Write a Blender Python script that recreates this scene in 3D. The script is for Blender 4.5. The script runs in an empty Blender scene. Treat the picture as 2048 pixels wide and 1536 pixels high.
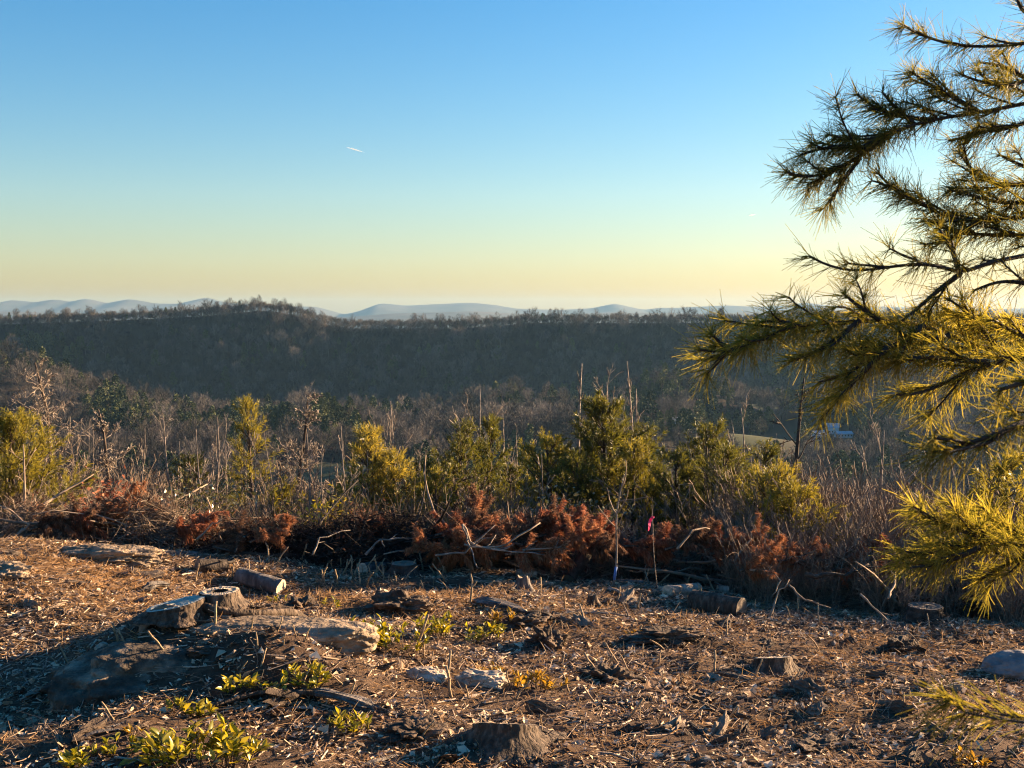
import bpy, math, random
import numpy as np
from mathutils import Vector, Matrix, Quaternion

# ------------------------------------------------------------------ camera, sky, sun, exposure
scene = bpy.context.scene
COL = scene.collection
CAM_Z = 2.3
FPX = 2400.0                      # focal length in pixels of a 2048 px wide frame
PITCH = math.atan(148.0 / FPX)
SUN_EL = math.radians(14.0)
SUN_AZ = math.radians(63.0)       # clockwise from the view direction, to the right

cam_data = bpy.data.cameras.new('camera')
cam = bpy.data.objects.new('camera', cam_data)
COL.objects.link(cam)
cam.location = (0, 0, CAM_Z)
cam.rotation_euler = (math.pi / 2 - PITCH, 0, 0)
cam_data.sensor_width = 36.0
cam_data.lens = 36.0 * FPX / 2048.0
cam_data.clip_start = 0.05
cam_data.clip_end = 120000.0
cam_data.dof.use_dof = True
cam_data.dof.focus_distance = 11.0
cam_data.dof.aperture_fstop = 22.0
scene.camera = cam

world = bpy.data.worlds.new('World')
scene.world = world
world.use_nodes = True
wn = world.node_tree.nodes
wl = world.node_tree.links
bg = wn['Background']
sky = wn.new('ShaderNodeTexSky')
sky.sky_type = 'NISHITA'
sky.sun_disc = False
sky.sun_elevation = SUN_EL
sky.sun_rotation = SUN_AZ
sky.altitude = 400.0
sky.air_density = 1.35
sky.dust_density = 0.6
sky.ozone_density = 4.5
hsv = wn.new('ShaderNodeHueSaturation')
hsv.inputs['Saturation'].default_value = 1.33
tintn = wn.new('ShaderNodeMix')                # white balance of the whole sky
tintn.data_type = 'RGBA'
tintn.blend_type = 'MULTIPLY'
tintn.inputs[0].default_value = 1.0
tintn.inputs[7].default_value = (.86, .785, .79, 1)
wl.new(sky.outputs['Color'], tintn.inputs[6])
wl.new(tintn.outputs[2], hsv.inputs['Color'])
wl.new(hsv.outputs['Color'], bg.inputs['Color'])
bg.inputs['Strength'].default_value = 0.05

sun_data = bpy.data.lights.new('sun', 'SUN')
sun_data.energy = 5.0
sun_data.angle = math.radians(0.5)
sun_data.color = (1.0, 0.69, 0.40)
sun = bpy.data.objects.new('sun', sun_data)
COL.objects.link(sun)
SUN_DIR = Vector((math.sin(SUN_AZ) * math.cos(SUN_EL), math.cos(SUN_AZ) * math.cos(SUN_EL), math.sin(SUN_EL)))
sun.rotation_euler = SUN_DIR.to_track_quat('Z', 'Y').to_euler()
sun.location = (60, 40, 40)

vs = scene.view_settings
vs.view_transform = 'Standard'
vs.look = 'None'
vs.gamma = 1.0
vs.use_curve_mapping = False
vs.exposure = 2.43

cy = scene.cycles
cy.use_denoising = True
cy.pixel_filter_type = 'BLACKMAN_HARRIS'
cy.filter_width = 1.1
cy.denoiser = 'OPENIMAGEDENOISE'
cy.max_bounces = 6
cy.diffuse_bounces = 3
cy.glossy_bounces = 2
cy.transmission_bounces = 3
cy.transparent_max_bounces = 6
cy.volume_bounces = 0
cy.use_adaptive_sampling = True
cy.adaptive_threshold = 0.015

# ------------------------------------------------------------------ helpers: noise
rng = np.random.default_rng(7)


def _hash(ix, iy, iz, seed):
    n = (ix.astype(np.int64) * 374761393 + iy.astype(np.int64) * 668265263 + iz.astype(np.int64) * 2147483647 + seed * 974634777) & 0xffffffff
    n = ((n ^ (n >> 13)) * 1274126177) & 0xffffffff
    n = n ^ (n >> 16)
    return (n & 0xffffff) / float(0xffffff) * 2 - 1


def noise3(x, y, z, seed=0):
    x, y, z = np.broadcast_arrays(np.asarray(x, float), np.asarray(y, float), np.asarray(z, float))
    x0, y0, z0 = np.floor(x), np.floor(y), np.floor(z)
    fx, fy, fz = x - x0, y - y0, z - z0
    fx, fy, fz = [f * f * f * (f * (f * 6 - 15) + 10) for f in (fx, fy, fz)]
    out = 0
    for i in (0, 1):
        wx = fx if i else 1 - fx
        for j in (0, 1):
            wy = fy if j else 1 - fy
            for k in (0, 1):
                wz = fz if k else 1 - fz
                out = out + wx * wy * wz * _hash(x0 + i, y0 + j, z0 + k, seed)
    return out


def noise2(x, y, seed=0):
    x, y = np.broadcast_arrays(np.asarray(x, float), np.asarray(y, float))
    x0, y0 = np.floor(x), np.floor(y)
    fx, fy = x - x0, y - y0
    fx = fx * fx * fx * (fx * (fx * 6 - 15) + 10)
    fy = fy * fy * fy * (fy * (fy * 6 - 15) + 10)
    z = np.zeros_like(x0)
    a, b = _hash(x0, y0, z, seed), _hash(x0 + 1, y0, z, seed)
    c, d = _hash(x0, y0 + 1, z, seed), _hash(x0 + 1, y0 + 1, z, seed)
    return (a * (1 - fx) + b * fx) * (1 - fy) + (c * (1 - fx) + d * fx) * fy


def fbm2(x, y, octs=4, seed=0, gain=0.5):
    s, a, f = 0, 1.0, 1.0
    for o in range(octs):
        s = s + a * noise2(x * f, y * f, seed + o * 17)
        a *= gain
        f *= 2.03
    return s


def fbm3(x, y, z, octs=4, seed=0, gain=0.5):
    s, a, f = 0, 1.0, 1.0
    for o in range(octs):
        s = s + a * noise3(x * f, y * f, z * f, seed + o * 17)
        a *= gain
        f *= 2.03
    return s


def sstep(a, b, x):
    t = np.clip((x - a) / (b - a), 0, 1)
    return t * t * (3 - 2 * t)


# ------------------------------------------------------------------ helpers: view rays (to find where things stand)
CP, SP = math.cos(PITCH), math.sin(PITCH)


def ray(u, v):
    a, b = (u - 1024) / FPX, (768 - v) / FPX
    return np.array([a, CP + b * SP, -SP + b * CP])


def at(u, v, Y):
    d = ray(u, v)
    return np.array([0, 0, CAM_Z]) + d * (Y / d[1])


# ------------------------------------------------------------------ terrain
def gz(v, Y):
    return CAM_Z - (v - 620) / FPX * Y


SKY_U = [-600, 0, 150, 300, 410, 470, 520, 570, 615, 660, 700, 900, 1000, 1060, 1150, 1350, 1500, 1600, 1800, 2048, 2700]
SKY_V = [656, 648, 644, 638, 632, 626, 621, 627, 640, 652, 657, 657, 652, 645, 646, 646, 647, 640, 642, 646, 655]
RIDGE_Y = 1450.0
BROW = 11.2
KNOLLS = [  # pixel column, row of the ground at the top, distance, half widths
    (20, 752, 900, 85, 80), (-250, 740, 900, 120, 90), (215, 822, 860, 55, 60), (330, 850, 840, 45, 60),
    (650, 842, 780, 30, 55), (590, 850, 780, 26, 50), (1010, 812, 1000, 42, 45), (1090, 808, 1010, 30, 45),
    (1330, 775, 1010, 38, 60), (1430, 790, 1010, 48, 60), (1290, 840, 850, 60, 60), (1515, 774, 1125, 45, 55),
    (1160, 872, 760, 85, 50), (980, 880, 740, 60, 45), (1430, 868, 800, 80, 50),
    (520, 925, 660, 95, 60), (330, 925, 650, 80, 60), (720, 935, 640, 60, 50), (1750, 800, 1000, 120, 80), (1950, 780, 1000, 120, 80),
]


def terrain(x, y):
    x = np.asarray(x, float)
    y = np.asarray(y, float)
    x, y = np.broadcast_arrays(x, y)
    # clearing and the brow of the hill
    ye = BROW - 0.40 * np.clip(x, 0, 5) + 0.1 * np.clip(-x, 0, 6)
    s = np.maximum(y - ye, 0)
    z = -np.where(s < 6, 0.05 * s + 0.02 * s * s, 1.02 + 0.29 * (s - 6))
    z = z - 0.05 * np.clip(-y - 2, 0, 60)
    z = z - 0.066 * (np.clip(y, 0, 40) - 7) - 0.045 * np.clip(x, -12, 12)
    # mound on the left with the stumps and the boulders
    z = z + 0.36 * np.exp(-(((x + 1.85) / 0.75) ** 2 + ((y - 7.7) / 0.85) ** 2))
    z = z + 0.20 * np.exp(-(((x + 1.25) / 0.50) ** 2 + ((y - 7.0) / 0.36) ** 2))
    z = z + 0.22 * np.exp(-(((x + 4.6) / 2.0) ** 2 + ((y - 10.6) / 1.4) ** 2))
    z = z - 0.30 * sstep(-1.9, -3.6, x) * np.exp(-((y - 6.2) / 1.9) ** 2)
    z = z - 0.25 * np.exp(-(((x + 2.4) / 1.0) ** 2 + ((y - 10.6) / 0.6) ** 2))
    z = z + 0.10 * np.exp(-(((x - 0.6) / 1.2) ** 2 + ((y - 9.2) / 0.8) ** 2))
    near = np.exp(-(np.hypot(x, y) / 40.0) ** 2)
    z = z + near * (0.050 * fbm2(x / 1.3, y / 1.1, 3, 3) + 0.017 * fbm2(x / 0.33, y / 0.26, 2, 9) + 0.008 * fbm2(x / 0.1, y / 0.09, 2, 21))
    # valley
    zv = -95 + 6 * fbm2(x / 160, y / 160, 3, 31) - 32 * sstep(1000, 1250, y)
    for (u, v, Y, sx, sy) in KNOLLS:
        kx = (u - 1024) / FPX * Y
        ht = gz(v, Y) + 95
        zv = np.maximum(zv, -95 + ht * np.exp(-(((x - kx) / sx) ** 2 + ((y - Y) / sy) ** 2)) - 32 * sstep(1000, 1250, y))
    # far ridge
    uu = x / RIDGE_Y * FPX + 1024
    zc = CAM_Z - (np.interp(uu, SKY_U, SKY_V) - 620) / FPX * RIDGE_Y
    spur = 26 * fbm2(x / 130, y / 400, 3, 41)
    t = np.clip((y - (1298 + spur)) / (RIDGE_Y - 1298 - spur), 0, 1)
    up = 0.85 * t + 0.15 * t * t * (3 - 2 * t)
    down = sstep(0, 1, (y - RIDGE_Y) / 700.0)
    zr = -127 + (zc + 127) * up * (1 - down) + (5 * fbm2(x / 45, y / 45, 2, 51) - 16 * np.abs(noise2(x / 85 + .6 * noise2(y / 60, x / 200, 53), y / 500, 52))) * sstep(0, .3, t) * sstep(1, .75, t)
    zv = np.where(y > 1298 + spur, np.maximum(zr, zv), zv)
    zv = np.maximum(zv, np.minimum(zr, 500)) * (y <= 5000) + np.where(y > 5000, -120, 0)
    w = sstep(25, 300, y)
    k = 12.0 * w + 0.001
    hh = np.clip(0.5 + 0.5 * (z - zv) / k, 0, 1)
    zz = z * hh + zv * (1 - hh) + k * hh * (1 - hh)
    r = np.hypot(x, y)
    side = np.maximum(z, -95)                                   # beside and behind the viewer the hill just goes on
    m = sstep(-40, 40, y)
    return zz * m + side * (1 - m)


def hz(x, y):
    return float(terrain(np.array([x]), np.array([y]))[0])


def a_col(u):
    return (u - 1024) / FPX


def G(u, v, far=40.0):
    d = ray(u, v)
    t = np.arange(2.5, far, 0.01)
    P = np.array([0, 0, CAM_Z]) + d[None] * (t / d[1])[:, None]
    below = np.nonzero(P[:, 2] < terrain(P[:, 0], P[:, 1]))[0]
    p = P[below[0]] if len(below) else P[-1]
    if p[1] > 12.4:                              # the ray passes over the brow: stand it on the brow instead
        x = a_col(u) * 11.6
        p = np.array([x, 11.6, hz(x, 11.6)])
    return p


def stand(u, Y):
    x = (u - 1024) / FPX * Y
    return np.array([x, Y, hz(x, Y)])


# ------------------------------------------------------------------ materials
def ramp_node(nt, fac, cols):
    r = nt.nodes.new('ShaderNodeValToRGB')
    cr = r.color_ramp
    n = len(cols)
    while len(cr.elements) < n:
        cr.elements.new(0.5)
    for i, c in enumerate(cols):
        e = cr.elements[i]
        if len(c) == 4:
            e.position = c[3]
            e.color = (c[0], c[1], c[2], 1)
        else:
            e.position = i / max(1, n - 1)
            e.color = (c[0], c[1], c[2], 1)
    nt.links.new(fac, r.inputs[0])
    return r.outputs[0]


def material(name, cols, scale=5.0, detail=6.0, rough=0.85, spec=0.2, bump=0.3, bump_scale=None, trans=0.0, tint=0.0, stretch=(1, 1, 1), dist=0.02, trans_col=None, per_tree=False):
    m = bpy.data.materials.new(name)
    m.use_nodes = True
    nt = m.node_tree
    N, L = nt.nodes, nt.links
    b = N['Principled BSDF']
    tc = N.new('ShaderNodeTexCoord')
    mp = N.new('ShaderNodeMapping')
    mp.inputs['Scale'].default_value = stretch
    L.new(tc.outputs['Object'], mp.inputs['Vector'])
    no = N.new('ShaderNodeTexNoise')
    no.inputs['Scale'].default_value = scale
    no.inputs['Detail'].default_value = detail
    no.inputs['Roughness'].default_value = 0.62
    L.new(mp.outputs[0], no.inputs['Vector'])
    fac = no.outputs['Fac']
    mr = N.new('ShaderNodeMapRange')
    mr.inputs[1].default_value = 0.3
    mr.inputs[2].default_value = 0.7
    L.new(fac, mr.inputs[0])
    fac = mr.outputs[0]
    if tint > 0:
        at_ = N.new('ShaderNodeAttribute')
        at_.attribute_name = 'tint'
        mx = N.new('ShaderNodeMix')
        mx.inputs[0].default_value = tint
        L.new(fac, mx.inputs[2])
        L.new(at_.outputs['Fac'], mx.inputs[3])
        fac = mx.outputs[0]
    if per_tree:
        oi = N.new('ShaderNodeObjectInfo')
        fac = oi.outputs['Random']
    c = ramp_node(nt, fac, cols)
    L.new(c, b.inputs['Base Color'])
    b.inputs['Roughness'].default_value = rough
    b.inputs['Specular IOR Level'].default_value = spec
    if bump > 0:
        n2 = N.new('ShaderNodeTexNoise')
        n2.inputs['Scale'].default_value = bump_scale or scale * 4
        n2.inputs['Detail'].default_value = 5
        L.new(mp.outputs[0], n2.inputs['Vector'])
        bp = N.new('ShaderNodeBump')
        bp.inputs['Strength'].default_value = bump
        bp.inputs['Distance'].default_value = dist
        L.new(n2.outputs['Fac'], bp.inputs['Height'])
        L.new(bp.outputs[0], b.inputs['Normal'])
    if trans > 0:
        tr = N.new('ShaderNodeBsdfTranslucent')
        if trans_col:
            mxc = N.new('ShaderNodeMix')
            mxc.data_type = 'RGBA'
            mxc.blend_type = 'MULTIPLY'
            mxc.inputs[0].default_value = 1.0
            L.new(c, mxc.inputs[6])
            mxc.inputs[7].default_value = (*trans_col, 1)
            L.new(mxc.outputs[2], tr.inputs['Color'])
        else:
            L.new(c, tr.inputs['Color'])
        ms = N.new('ShaderNodeMixShader')
        ms.inputs[0].default_value = trans
        L.new(b.outputs[0], ms.inputs[1])
        L.new(tr.outputs[0], ms.inputs[2])
        L.new(ms.outputs[0], N['Material Output'].inputs['Surface'])
    return m


MAT = {}
MAT['bark'] = material('bark', [(.020, .014, .010), (.070, .050, .036), (.17, .125, .092)], 26, stretch=(1, 1, .18), bump=.9, bump_scale=34, dist=.03)
MAT['bark_grey'] = material('bark_grey', [(.08, .066, .055), (.20, .165, .135), (.36, .30, .25)], 14, bump=.4)
MAT['bark_dark'] = material('bark_dark', [(.015, .012, .010), (.045, .035, .028), (.09, .07, .055)], 14, bump=.5)
MAT['twig'] = material('twig', [(.07, .05, .038), (.17, .125, .09), (.34, .26, .19)], 6, bump=0, tint=.8)
MAT['twig_shaded'] = material('twig_shaded', [(.012, .010, .009), (.035, .027, .022), (.10, .075, .06)], 6, bump=0, tint=.8)  # darkened copy of twig: the heaps' shaded side put into the colour
MAT['twig_pale'] = material('twig_pale', [(.12, .09, .065), (.24, .18, .13), (.40, .32, .24)], 9, bump=.1, tint=.5)
MAT['root'] = material('root', [(.09, .06, .045), (.22, .16, .115), (.42, .32, .24)], 11, bump=.4)
MAT['wood_grey'] = material('wood_grey', [(.035, .031, .030), (.10, .088, .080), (.22, .19, .17)], 14, stretch=(1, 1, .15), bump=.7)
MAT['wood_pale'] = material('wood_pale', [(.13, .095, .07), (.30, .235, .18), (.50, .42, .34)], 16, stretch=(1, 1, .3), bump=.4)
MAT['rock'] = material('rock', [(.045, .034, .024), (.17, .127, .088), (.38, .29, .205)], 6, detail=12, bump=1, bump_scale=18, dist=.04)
MAT['rock_shaded'] = material('rock_shaded', [(.018, .015, .011), (.085, .066, .048), (.30, .23, .165)], 5.5, detail=12, bump=1, bump_scale=16, dist=.05)  # darker copy of rock: shade of the boulder's face put into the colour
MAT['rock_grey'] = material('rock_grey', [(.08, .08, .085), (.20, .19, .185), (.32, .30, .28)], 5, detail=9, bump=.5, bump_scale=22)
MAT['rock_pale'] = material('rock_pale', [(.13, .10, .08), (.36, .29, .22), (.60, .51, .41)], 9, detail=8, bump=.5, bump_scale=30)
MAT['clod'] = material('clod', [(.025, .018, .013), (.070, .049, .035), (.15, .105, .074)], 9, detail=8, bump=.8, bump_scale=40)
MAT['needle_near'] = material('needle_near', [(.050, .052, .014), (.135, .125, .032), (.32, .25, .065)], 5, rough=.42, spec=.35, bump=0, trans=.62, tint=.85, trans_col=(1.32, 1.25, .6))
MAT['needle_yellow'] = material('needle_yellow', [(.09, .10, .022), (.19, .185, .046), (.31, .28, .075)], 5, rough=.4, spec=.4, bump=0, trans=.5, tint=.85, trans_col=(1.5, 1.2, .6))
MAT['needle_gold'] = material('needle_gold', [(.075, .078, .018), (.22, .205, .042), (.48, .39, .10)], 5, rough=.34, spec=.5, bump=0, trans=.62, tint=.85, trans_col=(1.3, 1.2, .6))
MAT['needle'] = material('needle', [(.030, .042, .013), (.075, .085, .022), (.16, .15, .036)], 2, rough=.5, spec=.3, bump=0, trans=.4, tint=.75, trans_col=(1.4, 1.25, .6))
MAT['needle_bright'] = material('needle_bright', [(.07, .078, .016), (.17, .165, .034), (.31, .27, .055)], 2, rough=.5, spec=.3, bump=0, trans=.45, tint=.75, trans_col=(1.4, 1.2, .6))
MAT['needle_dead'] = material('needle_dead', [(.13, .040, .022), (.31, .110, .056), (.50, .23, .13)], 4, bump=0, trans=.3, tint=.8)
MAT['needle_brown'] = material('needle_brown', [(.06, .030, .020), (.16, .085, .052), (.32, .19, .12)], 4, bump=0, trans=.3, tint=.8)
MAT['needle_rust'] = material('needle_rust', [(.14, .050, .022), (.34, .14, .065), (.52, .28, .15)], 4, bump=0, trans=.3, tint=.8)
MAT['leaf_dead'] = material('leaf_dead', [(.045, .020, .013), (.12, .055, .032), (.24, .13, .08)], 4, bump=0, trans=.25, tint=.8)
MAT['leaf'] = material('leaf', [(.09, .105, .014), (.25, .23, .026), (.42, .34, .04)], 3, rough=.32, spec=.5, bump=0, trans=.4, per_tree=True, trans_col=(1.4, 1.25, .4))
MAT['leaf_gold'] = material('leaf_gold', [(.15, .10, .018), (.28, .19, .032), (.40, .29, .06)], 3, rough=.4, spec=.4, bump=0, trans=.4, trans_col=(1.4, 1.1, .4))
MAT['leaf_glossy'] = material('leaf_glossy', [(.03, .035, .012), (.07, .07, .02), (.16, .13, .04)], 3, rough=.22, spec=.7, bump=0, trans=.25, tint=.8)
MAT['litter'] = material('litter', [(.07, .040, .026), (.26, .165, .10), (.52, .38, .25), (.74, .61, .45)], 2, bump=0, trans=.12, tint=.95)
MAT['chip'] = material('chip', [(.15, .105, .072), (.40, .295, .205), (.68, .56, .43)], 8, bump=.2, tint=.9)
MAT['debris'] = material('debris', [(.030, .021, .015), (.11, .080, .058), (.30, .235, .175)], 30, bump=.5, tint=.7)
MAT['straw'] = material('straw', [(.16, .085, .035), (.32, .185, .080), (.48, .31, .16)], 2, bump=0, trans=.3, tint=.9)
MAT['stub'] = material('stub', [(.14, .10, .06), (.28, .20, .12), (.44, .33, .20)], 8, bump=.2)
MAT['forest_bare'] = material('forest_bare', [(.028, .025, .023), (.072, .062, .056), (.165, .140, .122)], .02, bump=0, per_tree=True)
MAT['forest_pine'] = material('forest_pine', [(.028, .042, .018), (.068, .085, .034), (.14, .145, .056)], .02, bump=0, per_tree=True)
MAT['mountain'] = material('mountain', [(.05, .055, .05), (.075, .075, .065), (.10, .09, .075)], .004, bump=0)
MAT['pink'] = material('pink', [(.75, .06, .20), (.85, .10, .28)], 5, rough=.5, bump=0, trans=.35)
MAT['blue_paint'] = material('blue_paint', [(.05, .12, .35), (.10, .20, .45)], 5, rough=.6, bump=0)
MAT['white_wall'] = material('white_wall', [(.50, .50, .50), (.6, .6, .6)], 1, bump=0)
MAT['tin_roof'] = material('tin_roof', [(.35, .37, .40), (.5, .52, .55)], 1, rough=.4, bump=0)
MAT['glass'] = material('glass', [(.03, .035, .04), (.05, .055, .06)], 1, rough=.1, bump=0)


def cut_wood(name, cols, ring=60.0):
    m = bpy.data.materials.new(name)
    m.use_nodes = True
    nt = m.node_tree
    N, L = nt.nodes, nt.links
    b = N['Principled BSDF']
    tc = N.new('ShaderNodeTexCoord')
    w = N.new('ShaderNodeTexWave')
    w.wave_type = 'RINGS'
    w.rings_direction = 'Z'
    w.inputs['Scale'].default_value = ring
    w.inputs['Distortion'].default_value = 3
    w.inputs['Detail'].default_value = 3
    L.new(tc.outputs['Object'], w.inputs['Vector'])
    no = N.new('ShaderNodeTexNoise')
    no.inputs['Scale'].default_value = 22
    no.inputs['Detail'].default_value = 7
    L.new(tc.outputs['Object'], no.inputs['Vector'])
    mx = N.new('ShaderNodeMix')
    mx.inputs[0].default_value = .7
    L.new(w.outputs['Fac'], mx.inputs[2])
    L.new(no.outputs['Fac'], mx.inputs[3])
    L.new(ramp_node(nt, mx.outputs[0], cols), b.inputs['Base Color'])
    b.inputs['Roughness'].default_value = .8
    bp = N.new('ShaderNodeBump')
    bp.inputs['Strength'].default_value = .4
    bp.inputs['Distance'].default_value = .01
    L.new(no.outputs['Fac'], bp.inputs['Height'])
    L.new(bp.outputs[0], b.inputs['Normal'])
    return m


MAT['cut'] = cut_wood('cut_wood', [(.20, .14, .09), (.42, .33, .23), (.58, .48, .36)])
MAT['cut_grey'] = cut_wood('cut_wood_grey', [(.20, .19, .15), (.36, .36, .30), (.50, .49, .41)])
MAT['cut_dark'] = cut_wood('cut_wood_dark', [(.06, .045, .033), (.14, .105, .075), (.24, .18, .13)])


def ground_material():
    m = bpy.data.materials.new('ground_soil')
    m.use_nodes = True
    nt = m.node_tree
    N, L = nt.nodes, nt.links
    b = N['Principled BSDF']
    tc = N.new('ShaderNodeTexCoord')

    def noise(s, d=6, r=.6):
        n = N.new('ShaderNodeTexNoise')
        n.inputs['Scale'].default_value = s
        n.inputs['Detail'].default_value = d
        n.inputs['Roughness'].default_value = r
        L.new(tc.outputs['Object'], n.inputs['Vector'])
        return n.outputs['Fac']

    big, fine, grit = noise(1.1, 5), noise(14, 8, .7), noise(70, 6, .7)
    mx = N.new('ShaderNodeMix')
    mx.inputs[0].default_value = .55
    L.new(big, mx.inputs[2])
    L.new(fine, mx.inputs[3])
    soil = ramp_node(nt, mx.outputs[0], [(.028, .019, .013, .28), (.082, .053, .036, .46), (.16, .106, .071, .62), (.27, .185, .125, .75)])
    # straw coloured ground where the dry grass grows, olive in the far meadow, brown leaf litter under the woods
    def attr(n):
        a = N.new('ShaderNodeAttribute')
        a.attribute_name = n
        return a.outputs['Fac']

    def blend(fac, a, bcol):
        x = N.new('ShaderNodeMix')
        x.data_type = 'RGBA'
        L.new(fac, x.inputs[0])
        L.new(a, x.inputs[6])
        if isinstance(bcol, tuple):
            x.inputs[7].default_value = (*bcol, 1)
        else:
            L.new(bcol, x.inputs[7])
        return x.outputs[2]

    straw = ramp_node(nt, fine, [(.09, .05, .025, .3), (.19, .11, .055, .5), (.30, .185, .095, .7)])
    c = blend(attr('straw'), soil, straw)
    c = blend(attr('woods'), c, (.045, .034, .027))
    c = blend(attr('meadow'), c, (.062, .066, .030))
    L.new(c, b.inputs['Base Color'])
    b.inputs['Roughness'].default_value = .95
    b.inputs['Specular IOR Level'].default_value = .1
    bp = N.new('ShaderNodeBump')
    bp.inputs['Strength'].default_value = .9
    bp.inputs['Distance'].default_value = .03
    ad = N.new('ShaderNodeMath')
    ad.operation = 'ADD'
    L.new(fine, ad.inputs[0])
    L.new(grit, ad.inputs[1])
    L.new(ad.outputs[0], bp.inputs['Height'])
    L.new(bp.outputs[0], b.inputs['Normal'])
    return m


MAT['ground'] = ground_material()


# ------------------------------------------------------------------ mesh collector
class MB:
    def __init__(self):
        self.v, self.f, self.t, self.n = [], [], [], 0
        self.mi = []

    def add(self, verts, faces, tint=None, mi=0):
        verts = np.asarray(verts, float).reshape(-1, 3)
        faces = np.asarray(faces, int)
        if faces.size == 0:
            return
        self.v.append(verts)
        self.f.append(faces + self.n)
        self.mi.append((len(faces), mi))
        if tint is None:
            tint = 0.5
        self.t.append(np.broadcast_to(np.asarray(tint, float), (len(verts),)))
        self.n += len(verts)

    def tube(self, pts, rad, sides=5, tint=None, cap=True, mi=0, rough=0.0, seed=0):
        pts = np.asarray(pts, float)
        n = len(pts)
        rad = np.broadcast_to(np.asarray(rad, float), (n,))
        tan = np.gradient(pts, axis=0)
        tan /= np.linalg.norm(tan, axis=1)[:, None] + 1e-12
        ref = np.array([0, 0, 1.0]) if abs(tan[0][2]) < .9 else np.array([1.0, 0, 0])
        a = np.cross(tan, ref)
        a /= np.linalg.norm(a, axis=1)[:, None] + 1e-9
        for i in range(1, n):
            if (a[i] * a[i - 1]).sum() < 0:
                a[i] = -a[i]
        b = np.cross(tan, a)
        th = np.arange(sides) / sides * 2 * math.pi
        R = rad[:, None] * np.ones((n, sides))
        if rough:
            q = pts[:, None, :] * 1.0
            R = R * (1 + rough * fbm3(np.cos(th)[None] * 2.2 + seed, np.sin(th)[None] * 2.2, np.linspace(0, n * .35, n)[:, None], 3, seed))
        ring = pts[:, None] + R[..., None] * (np.cos(th)[None, :, None] * a[:, None] + np.sin(th)[None, :, None] * b[:, None])
        idx = np.arange(n * sides).reshape(n, sides)
        f = np.stack([idx[:-1], np.roll(idx, -1, 1)[:-1], np.roll(idx, -1, 1)[1:], idx[1:]], -1).reshape(-1, 4)
        v = ring.reshape(-1, 3)
        if cap:
            v = np.concatenate([v, pts[:1] - tan[:1] * rad[0] * .2, pts[-1:] + tan[-1:] * rad[-1] * .2])
            c0, c1 = n * sides, n * sides + 1
            k = np.arange(sides)
            k2 = (k + 1) % sides
            f0 = np.stack([np.full(sides, c0), k2, k, k], -1)
            f1 = np.stack([np.full(sides, c1), (n - 1) * sides + k, (n - 1) * sides + k2, (n - 1) * sides + k2], -1)
            f = np.concatenate([f, f0, f1])
        self.add(v, f, tint, mi)

    def rods(self, P, D, L, R, bend=None, nseg=2, tint=None, taper=.35, sides=3, mi=0, half=False):
        """many thin three-sided bent rods at once"""
        P, D = np.asarray(P, float), np.asarray(D, float)
        n = len(P)
        if n == 0:
            return
        D = D / (np.linalg.norm(D, axis=1)[:, None] + 1e-12)
        L = np.broadcast_to(np.asarray(L, float), (n,))
        R = np.broadcast_to(np.asarray(R, float), (n,))
        if bend is None:
            bend = np.zeros((n, 3))
        ref = np.where(np.abs(D[:, 2:3]) < .9, np.array([[0, 0, 1.0]]), np.array([[1.0, 0, 0]]))
        a = np.cross(D, ref)
        a /= np.linalg.norm(a, axis=1)[:, None]
        b = np.cross(D, a)
        th = np.arange(sides) / sides * 2 * math.pi
        ring = np.cos(th)[None, :, None] * a[:, None] + np.sin(th)[None, :, None] * b[:, None]
        V = []
        for s in range(nseg + 1):
            t = s / nseg
            c = P + D * (L * t)[:, None] + bend * (t * t)
            V.append(c[:, None] + ring * (R * (1 - (1 - taper) * t))[:, None, None])
        V = np.stack(V, 1)                                   # n, nseg+1, sides, 3
        k = (nseg + 1) * sides
        idx = np.arange(k).reshape(nseg + 1, sides)
        if half:                                             # half-round, open on its flat side, as pine needles are
            f = np.stack([idx[:-1, :-1], idx[:-1, 1:], idx[1:, 1:], idx[1:, :-1]], -1).reshape(-1, 4)
        else:
            f = np.stack([idx[:-1], np.roll(idx, -1, 1)[:-1], np.roll(idx, -1, 1)[1:], idx[1:]], -1).reshape(-1, 4)
        F = (f[None] + (np.arange(n) * k)[:, None, None]).reshape(-1, 4)
        if tint is not None:
            tint = np.repeat(np.broadcast_to(tint, (n,)), k)
        self.add(V.reshape(-1, 3), F, tint, mi)

    def blades(self, P, D, L, W, bend=None, tint=None, mi=0, seed=0):
        """many flat tapering bent blades: a quad and a tip"""
        P, D = np.asarray(P, float), np.asarray(D, float)
        n = len(P)
        if n == 0:
            return
        r = np.random.default_rng(seed + n)
        D = D / (np.linalg.norm(D, axis=1)[:, None] + 1e-12)
        L = np.broadcast_to(np.asarray(L, float), (n,))[:, None]
        W = np.broadcast_to(np.asarray(W, float), (n,))[:, None]
        if bend is None:
            bend = np.zeros((n, 3))
        q = r.normal(size=(n, 3))
        a = np.cross(D, q)
        a /= np.linalg.norm(a, axis=1)[:, None] + 1e-9
        m = P + D * L * .55 + bend * .3
        V = np.stack([P - a * W * .4, P + a * W * .4, m + a * W * .5, m - a * W * .5, P + D * L + bend], 1)
        o = np.arange(n)[:, None] * 5
        Q = np.concatenate([o + np.array([[0, 1, 2, 3]]), o + np.array([[3, 2, 4, 4]])])
        if tint is not None:
            tint = np.repeat(np.broadcast_to(tint, (n,)), 5)
        self.add(V.reshape(-1, 3), Q, tint, mi)

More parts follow.
